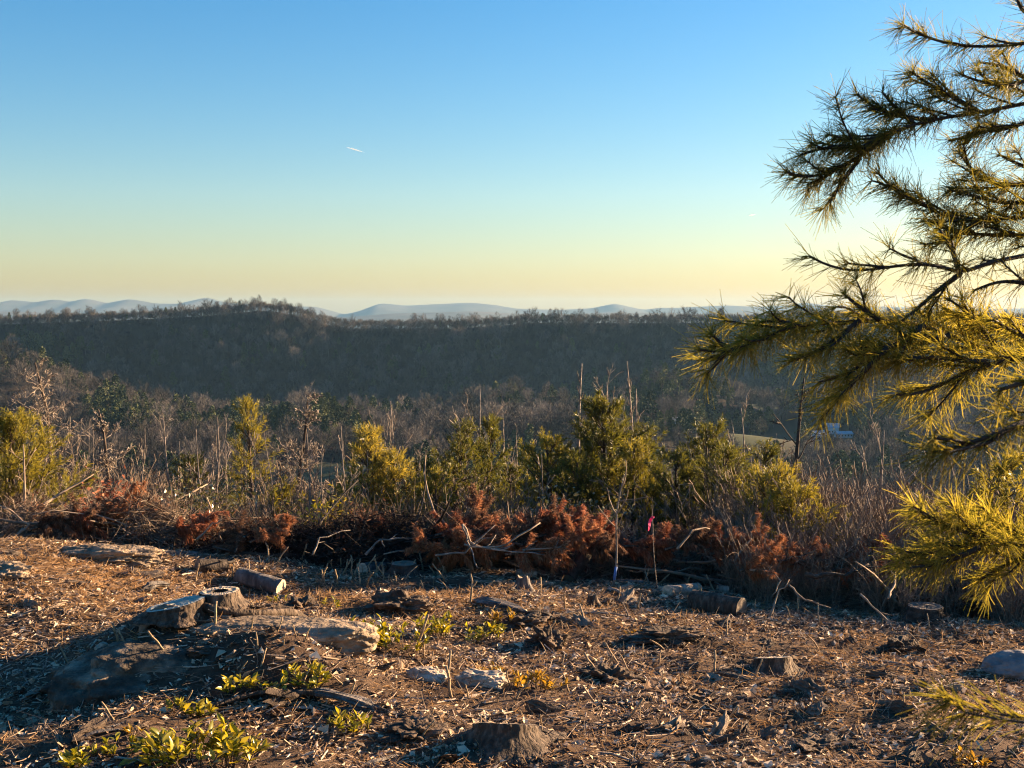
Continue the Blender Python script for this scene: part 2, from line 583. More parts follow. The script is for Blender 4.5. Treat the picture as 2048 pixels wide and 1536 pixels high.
    def stamp(self, tv, tf, pos, mats, tint=None, mi=0):
        tv = np.asarray(tv, float)
        n, k = len(pos), len(tv)
        V = np.einsum('nij,kj->nki', mats, tv) + np.asarray(pos)[:, None]
        F = (np.asarray(tf)[None] + (np.arange(n) * k)[:, None, None]).reshape(-1, np.asarray(tf).shape[1])
        if tint is not None:
            tint = np.repeat(np.broadcast_to(tint, (n,)), k)
        self.add(V.reshape(-1, 3), F, tint, mi)

    def mesh(self, name, mats, smooth=True):
        me = bpy.data.meshes.new(name)
        V = np.concatenate(self.v)
        loops, starts, tot = [], [], 0
        mis = []
        for f, (nf, mi) in zip(self.f, self.mi):
            if f.shape[1] == 4:
                tri = f[:, 2] == f[:, 3]
                q, t = f[~tri], f[tri][:, :3]
            else:
                q, t = f[:0], f
            if len(q):
                loops.append(q.reshape(-1))
                starts.append(tot + np.arange(len(q)) * 4)
                tot += len(q) * 4
                mis.append(np.full(len(q), mi))
            if len(t):
                loops.append(t.reshape(-1))
                starts.append(tot + np.arange(len(t)) * 3)
                tot += len(t) * 3
                mis.append(np.full(len(t), mi))
        loops, starts, mis = np.concatenate(loops), np.concatenate(starts), np.concatenate(mis)
        me.vertices.add(len(V))
        me.vertices.foreach_set('co', V.astype(np.float32).ravel())
        me.loops.add(len(loops))
        me.loops.foreach_set('vertex_index', loops.astype(np.int32))
        me.polygons.add(len(starts))
        me.polygons.foreach_set('loop_start', starts.astype(np.int32))
        me.polygons.foreach_set('material_index', mis.astype(np.int32))
        me.polygons.foreach_set('use_smooth', np.full(len(starts), bool(smooth)))
        a = me.attributes.new('tint', 'FLOAT', 'POINT')
        a.data.foreach_set('value', np.concatenate(self.t).astype(np.float32))
        for m in (mats if isinstance(mats, (list, tuple)) else [mats]):
            me.materials.append(MAT[m] if isinstance(m, str) else m)
        me.update(calc_edges=True)
        return me


def obj(name, mb, mats, parent=None, smooth=True, origin=None):
    """link one mesh object; origin is subtracted from the vertices and becomes the location"""
    if origin is not None:
        mb.v = [v - np.asarray(origin)[None] for v in mb.v]
    me = mb.mesh(name, mats, smooth)
    o = bpy.data.objects.new(name, me)
    COL.objects.link(o)
    if parent is not None:
        o.parent = parent
    elif origin is not None:
        o.location = origin
    return o


def tag(o, label=None, cat=None, group=None, kind=None):
    if label:
        o['label'] = label
    if cat:
        o['category'] = cat
    if group:
        o['group'] = group
    if kind:
        o['kind'] = kind
    return o


def thing(name, loc, label, cat, group=None):
    o = bpy.data.objects.new(name, None)
    COL.objects.link(o)
    o.location = loc
    o.empty_display_size = .1
    return tag(o, label, cat, group)


def unit(v):
    v = np.asarray(v, float)
    return v / (np.linalg.norm(v) + 1e-12)


def rand_rot(n, r, flat=0.5):
    """random yaw with a limited tilt, as n 3x3 matrices"""
    yaw = r.uniform(0, 2 * math.pi, n)
    a, b = r.normal(0, flat, n), r.normal(0, flat, n)
    cy_, sy_ = np.cos(yaw), np.sin(yaw)
    Z = np.zeros((n, 3, 3))
    Z[:, 0, 0], Z[:, 0, 1], Z[:, 1, 0], Z[:, 1, 1], Z[:, 2, 2] = cy_, -sy_, sy_, cy_, 1
    X = np.zeros((n, 3, 3))
    X[:, 0, 0], X[:, 1, 1], X[:, 1, 2], X[:, 2, 1], X[:, 2, 2] = 1, np.cos(a), -np.sin(a), np.sin(a), np.cos(a)
    Y = np.zeros((n, 3, 3))
    Y[:, 1, 1], Y[:, 0, 0], Y[:, 0, 2], Y[:, 2, 0], Y[:, 2, 2] = 1, np.cos(b), np.sin(b), -np.sin(b), np.cos(b)
    return Z @ X @ Y


# ------------------------------------------------------------------ ground sheet (one sheet from the viewer's feet to the horizon)
def build_ground():
    r = list(np.arange(3.0, 17.0, 0.055))
    while r[-1] < 600:
        r.append(r[-1] * 1.03)
    while r[-1] < 1600:
        r.append(r[-1] + 12)
    while r[-1] < 15000:
        r.append(r[-1] * 1.12)
    r = np.array(r)
    ang = np.concatenate([np.arange(-33, 33.01, .24), np.arange(36, 326, 4.0)])
    ang = np.radians(ang)
    X, Y = r[:, None] * np.sin(ang)[None], r[:, None] * np.cos(ang)[None]
    Z = terrain(X, Y)
    n, m = X.shape
    V = np.stack([X, Y, Z], -1).reshape(-1, 3)
    idx = np.arange(n * m).reshape(n, m)
    F = np.stack([idx[:-1], np.roll(idx, -1, 1)[:-1], np.roll(idx, -1, 1)[1:], idx[1:]], -1).reshape(-1, 4)[:, ::-1]
    V = np.concatenate([V, [[0, 0, hz(0, 0)]]])
    k = np.arange(m)
    fan = np.stack([np.full(m, n * m), (k + 1) % m, k, k], -1)[:, [0, 1, 2, 2]]
    mb = MB()
    mb.add(V, np.concatenate([F, fan[:, [0, 2, 1, 1]]]))
    o = obj('ground', mb, 'ground')
    me = o.data
    x, y = V[:, 0], V[:, 1]
    woods = sstep(14, 24, y + 0.62 * np.clip(x, 0, 5)) + sstep(20, 40, np.hypot(x, y))
    straw = np.clip(np.exp(-(((x + 3.7) / 1.6) ** 2 + ((y - 9.9) / .9) ** 2)) + .8 * np.exp(-(((x + 1.2) / .9) ** 2 + ((y - 9.9) / .5) ** 2)), 0, 1)
    straw = np.clip(straw + .35 * fbm2(x / .5, y / .5, 3, 77) * (straw > .1), 0, 1)
    mead = MEADOW(x, y)
    for nm, val in (('woods', np.clip(woods, 0, 1)), ('straw', straw), ('meadow', mead)):
        a = me.attributes.new(nm, 'FLOAT', 'POINT')
        a.data.foreach_set('value', np.asarray(val, np.float32))
    tag(o, 'dark littered soil of the cleared hilltop, falling away to a wooded valley and ridge', 'ground', kind='structure')
    return o


def MEADOW(x, y):
    a = np.exp(-((((x - 228) / 36) ** 2 + ((y - 1085) / 80) ** 2)) ** 2)
    b = np.exp(-((((x - 156) / 24) ** 2 + ((y - 800) / 100) ** 2)) ** 2)
    c = np.exp(-((((x + 97) / 28) ** 2 + ((y - 610) / 90) ** 2)) ** 2)
    d = np.exp(-((((x - 222) / 36) ** 2 + ((y - 830) / 100) ** 2)) ** 2)
    return np.clip(a + b + c + d, 0, 1)


build_ground()


# ------------------------------------------------------------------ distant mountains
def build_mountains(Y0, pts, name, label, seed, depth=1400, amp=1.0):
    us, vsx = [p[0] for p in pts], [p[1] for p in pts]
    ux = np.arange(-900, 2950, 6.0)
    x = (ux - 1024) / FPX * Y0
    vv = np.interp(ux, us, vsx)
    ker = np.hanning(7)
    vv = np.convolve(np.pad(vv, 3, 'edge'), ker / ker.sum(), 'valid')
    out = np.minimum(sstep(-50, -400, ux) + sstep(2100, 2500, ux), 1)
    vv = vv + out * 7 * fbm2(ux / 120, ux * 0, 3, seed)
    zc = CAM_Z - (vv - 620) / FPX * Y0
    t = np.linspace(-1, 1.2, 46)
    X = np.repeat(x[None], len(t), 0)
    Yg = Y0 + t[:, None] * depth + 0 * X
    base = -190
    fall = np.abs(t)[:, None] ** 1.1
    sp = fbm2(X / 1500, Yg / 2000, 4, seed)
    Z = zc[None] - (zc[None] - base) * np.clip(fall * (1 + .5 * sp), 0, 1.2)
    Z = np.maximum(Z, base)
    mb = MB()
    n, m = X.shape
    idx = np.arange(n * m).reshape(n, m)
    F = np.stack([idx[:-1, :-1], idx[:-1, 1:], idx[1:, 1:], idx[1:, :-1]], -1).reshape(-1, 4)
    mb.add(np.stack([X, Yg, Z], -1), F)
    o = obj(name, mb, 'mountain')
    tag(o, label, 'mountains', kind='structure')


build_mountains(12000, [(-900, 606), (0, 606), (27, 599), (75, 604), (113, 597.6), (144, 603), (176, 596), (215, 606), (263, 597), (311, 606), (359, 607), (417, 594),
                       (448, 604), (520, 610), (570, 612), (632, 613), (690, 629), (720, 622), (763, 606), (814, 611), (869, 608), (944, 604.5), (992, 609.6), (1036, 617),
                       (1118, 619), (1180, 616), (1228, 606), (1286, 619), (1317, 615), (1348, 615), (1450, 610), (1509, 613), (1570, 610.6), (1608, 604.5), (1656, 611),
                       (1750, 612), (1929, 618), (2048, 616), (2950, 612)], 'mountains', 'long pale blue mountain range along the horizon', 5, 2000)
build_mountains(8000, [(-900, 626), (0, 622), (200, 627), (420, 618), (600, 630), (690, 634), (780, 626), (950, 622), (1080, 630), (1230, 624), (1400, 627), (1600, 620),
                       (1800, 628), (2048, 624), (2950, 624)], 'foothills', 'lower line of hazy blue foothills before the mountain range', 15, 1800)


# ------------------------------------------------------------------ tree prototypes for the far woods
def bare_tree_mesh(seed, H=15.0, spread=.36, twigs=330, width=.085, trunk_r=.16):
    r = np.random.default_rng(seed)
    mb = MB()
    top = np.array([r.normal(0, .4), r.normal(0, .4), H * .8])
    mb.tube([np.zeros(3) - [0, 0, 1.0], top * .35 + [0, 0, 0], top * .7, top], [trunk_r * 1.2, trunk_r, trunk_r * .6, trunk_r * .25], 4, cap=False)
    nb = 16
    tt = r.uniform(.38, 1.0, nb)
    az = r.uniform(0, 2 * math.pi, nb)
    el = r.uniform(.35, 1.2, nb)
    P = top[None] * tt[:, None]
    D = np.stack([np.cos(az) * np.cos(el), np.sin(az) * np.cos(el), np.sin(el)], -1)
    L = H * spread * (1.25 - .6 * tt) * r.uniform(.8, 1.2, nb)
    bend = np.stack([np.zeros(nb), np.zeros(nb), L * .25], -1)
    mb.rods(P, D, L, trunk_r * .4, bend, 2, taper=.3)
    m_ = int(twigs * 1.1)
    ct = r.uniform(-.35, 1, m_)
    pa = r.uniform(0, 6.28, m_)
    lump = 1 + .22 * np.sin(pa * 2 + seed) + .15 * np.sin(pa * 3 + ct * 4)
    rad_ = H * spread * .82 * np.sqrt(1 - ct * ct) * lump * r.uniform(.72, 1, m_)
    SPp = np.stack([rad_ * np.cos(pa), rad_ * np.sin(pa), H * (.62 + .36 * ct * r.uniform(.8, 1, m_))], -1)
    mb.blades(SPp, (SPp - [0, 0, H * .45]) + r.normal(0, H * .12, (m_, 3)), H * r.uniform(.05, .10, m_), width * r.uniform(.6, 1.3, m_), seed=seed + 9)
    k = r.integers(0, nb, twigs)
    s = r.uniform(.3, 1.05, twigs)
    TP = P[k] + D[k] * (L[k] * s)[:, None] + bend[k] * (s * s)[:, None]
    TD = D[k] + r.normal(0, .65, (twigs, 3)) + [0, 0, .35]
    mb.blades(TP, TD, H * r.uniform(.07, .15, twigs), width * r.uniform(.7, 1.6, twigs), seed=seed)
    mb.blades(TP + r.normal(0, .5, (twigs, 3)), TD + r.normal(0, .5, (twigs, 3)), H * r.uniform(.05, .11, twigs), width * .8, seed=seed + 3)
    return mb


def pine_tree_mesh(seed, H=15.0, W=3.0, n=420, base=.35):
    r = np.random.default_rng(seed)
    mb = MB()
    mb.tube([[0, 0, -1], [0, 0, H * .5], [0, 0, H * .97]], [.2, .14, .03], 4, cap=False)
    t = r.uniform(0, 1, n) ** .8
    z = H * (base + (1 - base) * t)
    az = r.uniform(0, 2 * math.pi, n)
    lob = 1 + .35 * np.sin(az * 3 + z * 1.3 + seed) + .2 * np.sin(z * 2.2)
    R = W * (1 - t) ** .65 * lob * np.sqrt(r.uniform(.25, 1, n)) + .2
    P = np.stack([R * np.cos(az), R * np.sin(az), z], -1)
    D = np.stack([np.cos(az), np.sin(az), r.uniform(-.2, .9, n)], -1) + r.normal(0, .4, (n, 3))
    mb.blades(P - D * .3, D, r.uniform(.7, 1.5, n), r.uniform(.35, .75, n), seed=seed)
    return mb


def proto(meshes, names):
    c = bpy.data.collections.new(names)
    for me in meshes:
        o = bpy.data.objects.new(me.name, me)
        c.objects.link(o)
    return c


def scatter(name, P, rz, sc, coll, label, cat, kind='stuff', tilt=None):
    me = bpy.data.meshes.new(name)
    me.vertices.add(len(P))
    me.vertices.foreach_set('co', np.asarray(P, np.float32).ravel())
    rot = np.zeros((len(P), 3), np.float32)
    rot[:, 2] = rz
    if tilt is not None:
        rot[:, :2] = tilt
    a = me.attributes.new('rot', 'FLOAT_VECTOR', 'POINT')
    a.data.foreach_set('vector', rot.ravel())
    a = me.attributes.new('sc', 'FLOAT', 'POINT')
    a.data.foreach_set('value', np.asarray(sc, np.float32))
    a = me.attributes.new('pick', 'INT', 'POINT')
    a.data.foreach_set('value', np.random.default_rng(len(P)).integers(0, len(coll.objects), len(P)).astype(np.int32))
    o = bpy.data.objects.new(name, me)
    COL.objects.link(o)
    ng = bpy.data.node_groups.new(name + '_scatter', 'GeometryNodeTree')
    ng.interface.new_socket('Geometry', in_out='INPUT', socket_type='NodeSocketGeometry')
    ng.interface.new_socket('Geometry', in_out='OUTPUT', socket_type='NodeSocketGeometry')
    N, L = ng.nodes, ng.links
    gi, go = N.new('NodeGroupInput'), N.new('NodeGroupOutput')
    ip = N.new('GeometryNodeInstanceOnPoints')
    ci = N.new('GeometryNodeCollectionInfo')
    ci.inputs['Collection'].default_value = coll
    ci.inputs['Separate Children'].default_value = True
    ci.inputs['Reset Children'].default_value = True

    def named(n, t):
        a_ = N.new('GeometryNodeInputNamedAttribute')
        a_.data_type = t
        a_.inputs['Name'].default_value = n
        return a_.outputs['Attribute']

    L.new(gi.outputs[0], ip.inputs['Points'])
    L.new(ci.outputs[0], ip.inputs['Instance'])
    ip.inputs['Pick Instance'].default_value = True
    L.new(named('pick', 'INT'), ip.inputs['Instance Index'])
    L.new(named('rot', 'FLOAT_VECTOR'), ip.inputs['Rotation'])
    L.new(named('sc', 'FLOAT'), ip.inputs['Scale'])
    L.new(ip.outputs[0], go.inputs[0])
    md = o.modifiers.new('scatter', 'NODES')
    md.node_group = ng
    return tag(o, label, cat, kind=kind)


bare_protos = proto([bare_tree_mesh(100 + i, 13 + i).mesh('bare_tree', 'forest_bare', False) for i in range(5)], 'bare_tree_kinds')
pine_protos = proto([pine_tree_mesh(200 + i, 13 + 1.2 * i, 2.6 + .25 * i).mesh('pine_tree', 'forest_pine', False) for i in range(4)], 'pine_tree_kinds')


def forest():
    r = np.random.default_rng(11)
    P = []
    y = 400.0
    while y < 1475:
        step = 9.0 if y < 1180 else (8.4 if y < 1438 else 6.0)
        w = .50 * y + 40
        xs = np.arange(-w, w, step)
        P.append(np.stack([xs + r.uniform(-.45, .45, len(xs)) * step, y + r.uniform(-.45, .45, len(xs)) * step], -1))
        y += step
    for yy in (1443.0, 1446.0, 1449.0, 1451.0):       # undergrowth along the crest
        xs = np.arange(-780, 780, 2.6)
        P.append(np.stack([xs + r.uniform(-1.3, 1.3, len(xs)), yy + r.uniform(-1.5, 1.5, len(xs))], -1))
    low = len(xs) * 4
    P = np.concatenate(P)
    size = np.clip(r.lognormal(0, .28, len(P)), .55, 1.7) * np.where(P[:, 1] > 1250, 1.12, 1)
    size[P[:, 1] > 1436] = np.minimum(size[P[:, 1] > 1436] * .62, .72)
    size[-low:] = r.uniform(.2, .55, low)
    x, y = P[:, 0], P[:, 1]
    u = x / y * FPX + 1024
    keep = MEADOW(x, y) < .25
    pm = fbm2(x / 90, y / 70, 3, 61)
    pine = pm > np.where(y < 1180, .2, .34)
    r2 = np.random.default_rng(19).uniform(0, 1, len(y))
    pine |= (np.hypot((u - 640) / 115, (y - 780) / 65) < 1) & (r2 < .88)
    pine |= (np.hypot((u - 290) / 130, (y - 850) / 75) < 1) & (r2 < .75)
    pine |= (np.hypot((u - 1370) / 110, (y - 1000) / 80) < 1) & (r2 < .7)
    pine |= (np.hypot((u - 1040) / 70, (y - 1005) / 50) < 1) & (r2 < .7)
    pine &= ~((y > 1200) & ((pm < .45) | (y > 1428)))
    pine |= (y > 1240) & (y < 1425) & (r.uniform(0, 1, len(y)) < .10)
    P3 = np.stack([x, y, terrain(x, y) - .4], -1)
    for m, nm, co, lab in ((keep & ~pine, 'bare_woods', bare_protos, 'grey brown leafless woods covering the valley and the far ridge'),
                           (keep & pine, 'pine_woods', pine_protos, 'dark green pine woods in patches on the valley knolls')):
        n = int(m.sum())
        scatter(nm, P3[m], r.uniform(0, 6.28, n), size[m], co, lab, 'woods')


forest()


def skyline_trees():
    r = np.random.default_rng(12)
    meshes = [bare_tree_mesh(300 + i, 17.5, .24, 230, .065, .17).mesh('skyline_tree', 'forest_bare', False) for i in range(6)]
    n = 270
    us = np.sort(np.concatenate([r.uniform(-40, 2090, n // 2), np.clip(r.choice(r.uniform(-40, 2090, 26), n - n // 2) + r.normal(0, 14, n - n // 2), -40, 2090)]))
    for i, u in enumerate(us):
        Y = RIDGE_Y + r.uniform(-7, 5)
        p = stand(u, Y)
        o = bpy.data.objects.new('ridge_tree', meshes[i % 6])
        COL.objects.link(o)
        o.location = (p[0], p[1], p[2] - .3)
        o.rotation_euler = (0, 0, r.uniform(0, 6.28))
        s = r.uniform(.7, 1.15) * (1.2 if 1055 < u < 1110 else 1)
        o.scale = (s, s, s)
        tag(o, 'tall bare tree standing on the skyline of the far ridge', 'tree', 'bare trees along the far ridge')
    pm = [pine_tree_mesh(330 + i, 16, 2.6, 300, .3).mesh('skyline_pine', 'forest_pine', False) for i in range(3)]
    for i, u in enumerate([62, 178, 255, 300, 333, 352, 600, 616, 480, 20, 950, 1085, 880]):
        p = stand(u, RIDGE_Y - 2 + r.uniform(-5, 4))
        o = bpy.data.objects.new('ridge_pine', pm[i % 3])
        COL.objects.link(o)
        o.location = (p[0], p[1], p[2] - .3)
        o.rotation_euler = (0, 0, r.uniform(0, 6.28))
        s = r.uniform(.6, .95)
        o.scale = (s, s, s)
        tag(o, 'dark pine standing among the bare trees on the far ridge', 'tree', 'pines along the far ridge')


skyline_trees()


# ------------------------------------------------------------------ far farm buildings
def farm_building(u, Y, w, d, hgt, rot, label, nwin=3, roof_h=2.0):
    p = stand(u, Y)
    root = thing('farm_building', (p[0], p[1], p[2] - .2), label, 'building')
    root.rotation_euler = (0, 0, rot)
    mb = MB()
    x, y = w / 2, d / 2
    v = [(-x, -y, -3), (x, -y, -3), (x, y, -3), (-x, y, -3), (-x, -y, hgt), (x, -y, hgt), (x, y, hgt), (-x, y, hgt), (-x, 0, hgt + roof_h), (x, 0, hgt + roof_h)]
    mb.add(v, [(0, 1, 5, 4), (2, 3, 7, 6), (1, 2, 6, 5), (3, 0, 4, 7), (5, 6, 9, 9), (7, 4, 8, 8)])
    obj('wall', mb, 'white_wall', root, False)
    mb = MB()
    e = .5
    for s in (-1, 1):
        a = np.array([(-x - e, s * (y + e), hgt - .35), (x + e, s * (y + e), hgt - .35), (x + e, 0, hgt + roof_h + .12), (-x - e, 0, hgt + roof_h + .12)])
        b = a + [0, 0, .18]
        mb.add(np.concatenate([a, b]), [(0, 1, 2, 3), (4, 5, 6, 7), (0, 1, 5, 4), (1, 2, 6, 5), (2, 3, 7, 6), (3, 0, 4, 7)])
    obj('roof', mb, 'tin_roof', root, False)
    for i in range(nwin):
        mb = MB()
        cx = -x + w * (i + .5) / nwin
        a = np.array([(cx - .5, -y - .06, 1.0), (cx + .5, -y - .06, 1.0), (cx + .5, -y - .06, 2.4), (cx - .5, -y - .06, 2.4)])
        mb.add(np.concatenate([a, a + [0, .05, 0]]), [(0, 1, 2, 3), (0, 1, 5, 4), (1, 2, 6, 5), (2, 3, 7, 6), (3, 0, 4, 7)])
        obj('window', mb, 'glass', root, False)


farm_building(1640, 880, 11, 7, 4.2, .5, 'white farm house with a grey roof beside the valley field, behind the pine branch', 4, 3)
farm_building(1668, 905, 9, 8, 5, -.3, 'small white house uphill of the farm house in the valley', 3, 2.5)
farm_building(1690, 890, 12, 6, 3.0, .2, 'long low white shed right of the farm house in the valley', 5, 1.5)
farm_building(430, 700, 9, 6, 3.5, .1, 'pale lone house in the bare woods below the slender pine', 3, 2)
farm_building(1356, 850, 7, 5, 3.2, .2, 'tiny white cabin at the edge of the olive valley field', 2, 1.6)


# ------------------------------------------------------------------ branching growth for bare trees, saplings and brush
MINR = [.0032]


def path(p, d, L, n, r, wob, up=0.0):
    pts = [np.asarray(p, float)]
    d = unit(d)
    for i in range(n):
        d = unit(d + r.normal(0, wob, 3) + np.array([0, 0, up]))
        pts.append(pts[-1] + d * L / n)
    return np.array(pts), d


def grow(mb, p, d, L, rad, lev, r, wob=.18, nch=(5, 4, 3), ang=.8, ratio=.5, up=.05, sides=(7, 5, 3, 3), tipr=.3, start=.25, out=None):
    n = max(3, int(6 - lev))
    pts, dd = path(p, d, L, n, r, wob, up)
    rr = np.maximum(rad * np.linspace(1, tipr, n + 1), MINR[0])
    target = mb if out is None or lev > 1 else out(lev)
    target.tube(pts, rr, sides[min(lev, len(sides) - 1)], tint=r.uniform(.2, .9), cap=lev < 1)
    if lev >= len(nch):
        return
    for i in range(nch[lev]):
        t = r.uniform(start, 1.0)
        k = min(int(t * n), n - 1)
        q = pts[k] + (pts[k + 1] - pts[k]) * (t * n - k)
        tan = unit(pts[k + 1] - pts[k])
        side = unit(np.cross(tan, r.normal(size=3)))
        a = ang * r.uniform(.6, 1.3)
        grow(target, q, tan * math.cos(a) + side * math.sin(a), L * ratio * r.uniform(.6, 1.2) * (1.15 - .5 * t), rad * max(.3, (1 - .6 * t)) * .55, lev + 1, r, wob, nch, ang, ratio, up, sides, tipr, .2)


def bare_tree(name, u, vtop, Y, label, seed, cat='tree', mat='bark_grey', rad=.05, nch=(9, 5, 4), wob=.14, ang=.9, ratio=.42, lean=0.0, group=None, start=.3, up=.06, stems=1):
    r = np.random.default_rng(seed)
    p = stand(u, Y)
    top = at(u, vtop, Y)
    H = max(.5, top[2] - p[2])
    rad = rad * 1.1
    root = thing(name, p, label, cat, group)
    for s in range(stems):
        mb = MB()
        d0 = unit([lean + r.normal(0, .10) * (stems > 1), r.normal(0, .06), 1])
        pts, dd = path([r.normal(0, .08) * (stems > 1), 0, -.15], d0, (H + .15) * (1 if s == 0 else r.uniform(.6, .95)), 9, r, wob * .28, .22)
        mb.tube(pts, rad * np.linspace(1.1, .22, 10), 7, cap=True, rough=.2, seed=seed)
        obj('trunk', mb, mat, root)
        for i in range(nch[0]):
            t = r.uniform(start, .98)
            k = min(int(t * 9), 8)
            q = pts[k] + (pts[k + 1] - pts[k]) * (t * 9 - k)
            az = r.uniform(0, 6.28)
            a = ang * r.uniform(.7, 1.2)
            tan = unit(pts[k + 1] - pts[k])
            side = unit(np.cross(tan, [math.cos(az), math.sin(az), 0.1]))
            b = MB()
            MINR[0] = .0055 if rad > .035 else .0040
            grow(b, q, tan * math.cos(a) + side * math.sin(a), H * ratio * (1.25 - t) * r.uniform(.6, 1.2), rad * .36 * (1.25 - t), 1, r, wob, nch, ang, .5, up, (6, 4, 3, 3), .3, .2)
            obj('branch', b, 'bark_grey' if mat == 'bark' else mat, root)
    MINR[0] = .0032
    return root


ORD = ['first', 'second', 'third', 'fourth', 'fifth', 'sixth', 'seventh', 'eighth', 'ninth', 'tenth', 'eleventh', 'twelfth', 'thirteenth', 'fourteenth']


def landmark_labels(us, marks, what):
    """one label per column position: its place among those nearest a landmark"""
    near = [min(range(len(marks)), key=lambda m: abs(marks[m][0] - u)) for u in us]
    out = [None] * len(us)
    for m in range(len(marks)):
        ids = sorted([i for i in range(len(us)) if near[i] == m], key=lambda i: us[i])
        for j, i in enumerate(ids):
            out[i] = f'{what} nearest {marks[m][1]}' if len(ids) == 1 else f'{what}, {ORD[j]} from the left of those nearest {marks[m][1]}'
    return out


# individual bare trees on the brow, left to right
bare_tree('dead_tree', 106, 722, 19, 'gnarled grey dead tree standing tallest at far left above the pine', 1, rad=.055, nch=(24, 7, 5), wob=.26, mat='bark', ratio=.34)
bare_tree('dead_tree', 232, 815, 17, 'crooked bare tree with twisted top, second from left above the red leaves', 2, rad=.042, nch=(14, 6, 5), wob=.32, mat='bark', ratio=.30, start=.55)
bare_tree('dead_tree', 603, 795, 18, 'gnarled bare tree with thick twiggy head right of the slender pine', 3, rad=.05, nch=(26, 7, 5), wob=.3, mat='bark', ratio=.30, start=.4)
bare_tree('dead_tree', 660, 925, 16, 'short pale crooked dead trunk beside the yellow pine', 4, rad=.04, nch=(3, 3, 2), wob=.3, mat='twig_pale', ratio=.25)
bare_tree('bare_sapling', 345, 830, 17, 'forked leaning sapling with pale stem between dead tree and slender pine', 5, rad=.026, nch=(5, 3, 2), lean=-.12)
bare_tree('bare_sapling', 437, 835, 18, 'upright clump of thin bare stems left of the slender pine', 6, rad=.022, nch=(4, 2, 2), stems=3, ang=.4)
bare_tree('bare_sapling', 790, 800, 19, 'bare forked sapling rising behind the yellow pine', 7, rad=.026, nch=(6, 4, 2), lean=.04, ang=.5)
bare_tree('bare_sapling', 955, 775, 20, 'thin bare sapling with twiggy crown behind the narrow dark spruce', 8, rad=.028, nch=(8, 4, 3), ang=.55)
bare_tree('bare_sapling', 1035, 830, 18, 'pair of straight bare stems right of the narrow dark spruce', 9, rad=.024, nch=(5, 2, 2), stems=2, ang=.35)
bare_tree('bare_sapling', 1150, 725, 19, 'tall straight bare tree with short upright twigs left of the bushy pine', 107, rad=.042, nch=(14, 3, 2), ang=.30, ratio=.13, wob=.10, start=.45)
bare_tree('bare_sapling', 1262, 722, 20, 'tall clump of upright bare stems behind the bushy pine top', 11, rad=.036, nch=(11, 3, 2), ang=.30, ratio=.13, wob=.10, stems=3, start=.45)
bare_tree('bare_sapling', 1215, 765, 19, 'slim bare stem between the two tall bare trees above the pine', 12, rad=.024, nch=(6, 3, 2), ang=.4)
bare_tree('dead_tree', 1573, 752, 14, 'black dead tree with wide forked limbs under the pine branch', 13, rad=.042, nch=(7, 3, 2), mat='bark_dark', wob=.18, ang=.8, ratio=.30, start=.35)
bare_tree('bare_sapling', 1520, 815, 16, 'thin bare sapling left of the black dead tree', 14, rad=.02, nch=(6, 3, 2), ang=.4)
bare_tree('bare_sapling', 1765, 860, 15, 'bare sapling standing in the thicket right of the farm houses', 15, rad=.024, nch=(8, 4, 2), ang=.5)
bare_tree('bare_sapling', 35, 890, 14, 'pale thin trunk in front of the pine at far left', 16, rad=.022, nch=(4, 2, 2), mat='twig_pale')
_r = np.random.default_rng(50)
_us = sorted(_r.uniform(-20, 1560, 46))
_lab = landmark_labels(_us, [(22, 'the far left pine'), (232, 'the crooked tree'), (345, 'the forked sapling'), (498, 'the slender pine'), (603, 'the gnarled tree'), (740, 'the yellow pine'), (905, 'the olive pine'),
                             (968, 'the dark spruce'), (1110, 'the bright upright pine'), (1222, 'the bushy pine'), (1405, 'the many tipped pine'), (1545, 'the low round pine')], 'thin bare sapling')
for _i, _u in enumerate(_us):
    bare_tree('bare_sapling', _u, _r.uniform(850, 960), _r.uniform(14, 21), _lab[_i], 60 + _i, rad=_r.uniform(.010, .018),
              nch=(int(_r.integers(4, 8)), 3, 2), ang=.55, ratio=.3, group='thin bare saplings along the brow', lean=_r.normal(0, .12), mat='bark_grey')


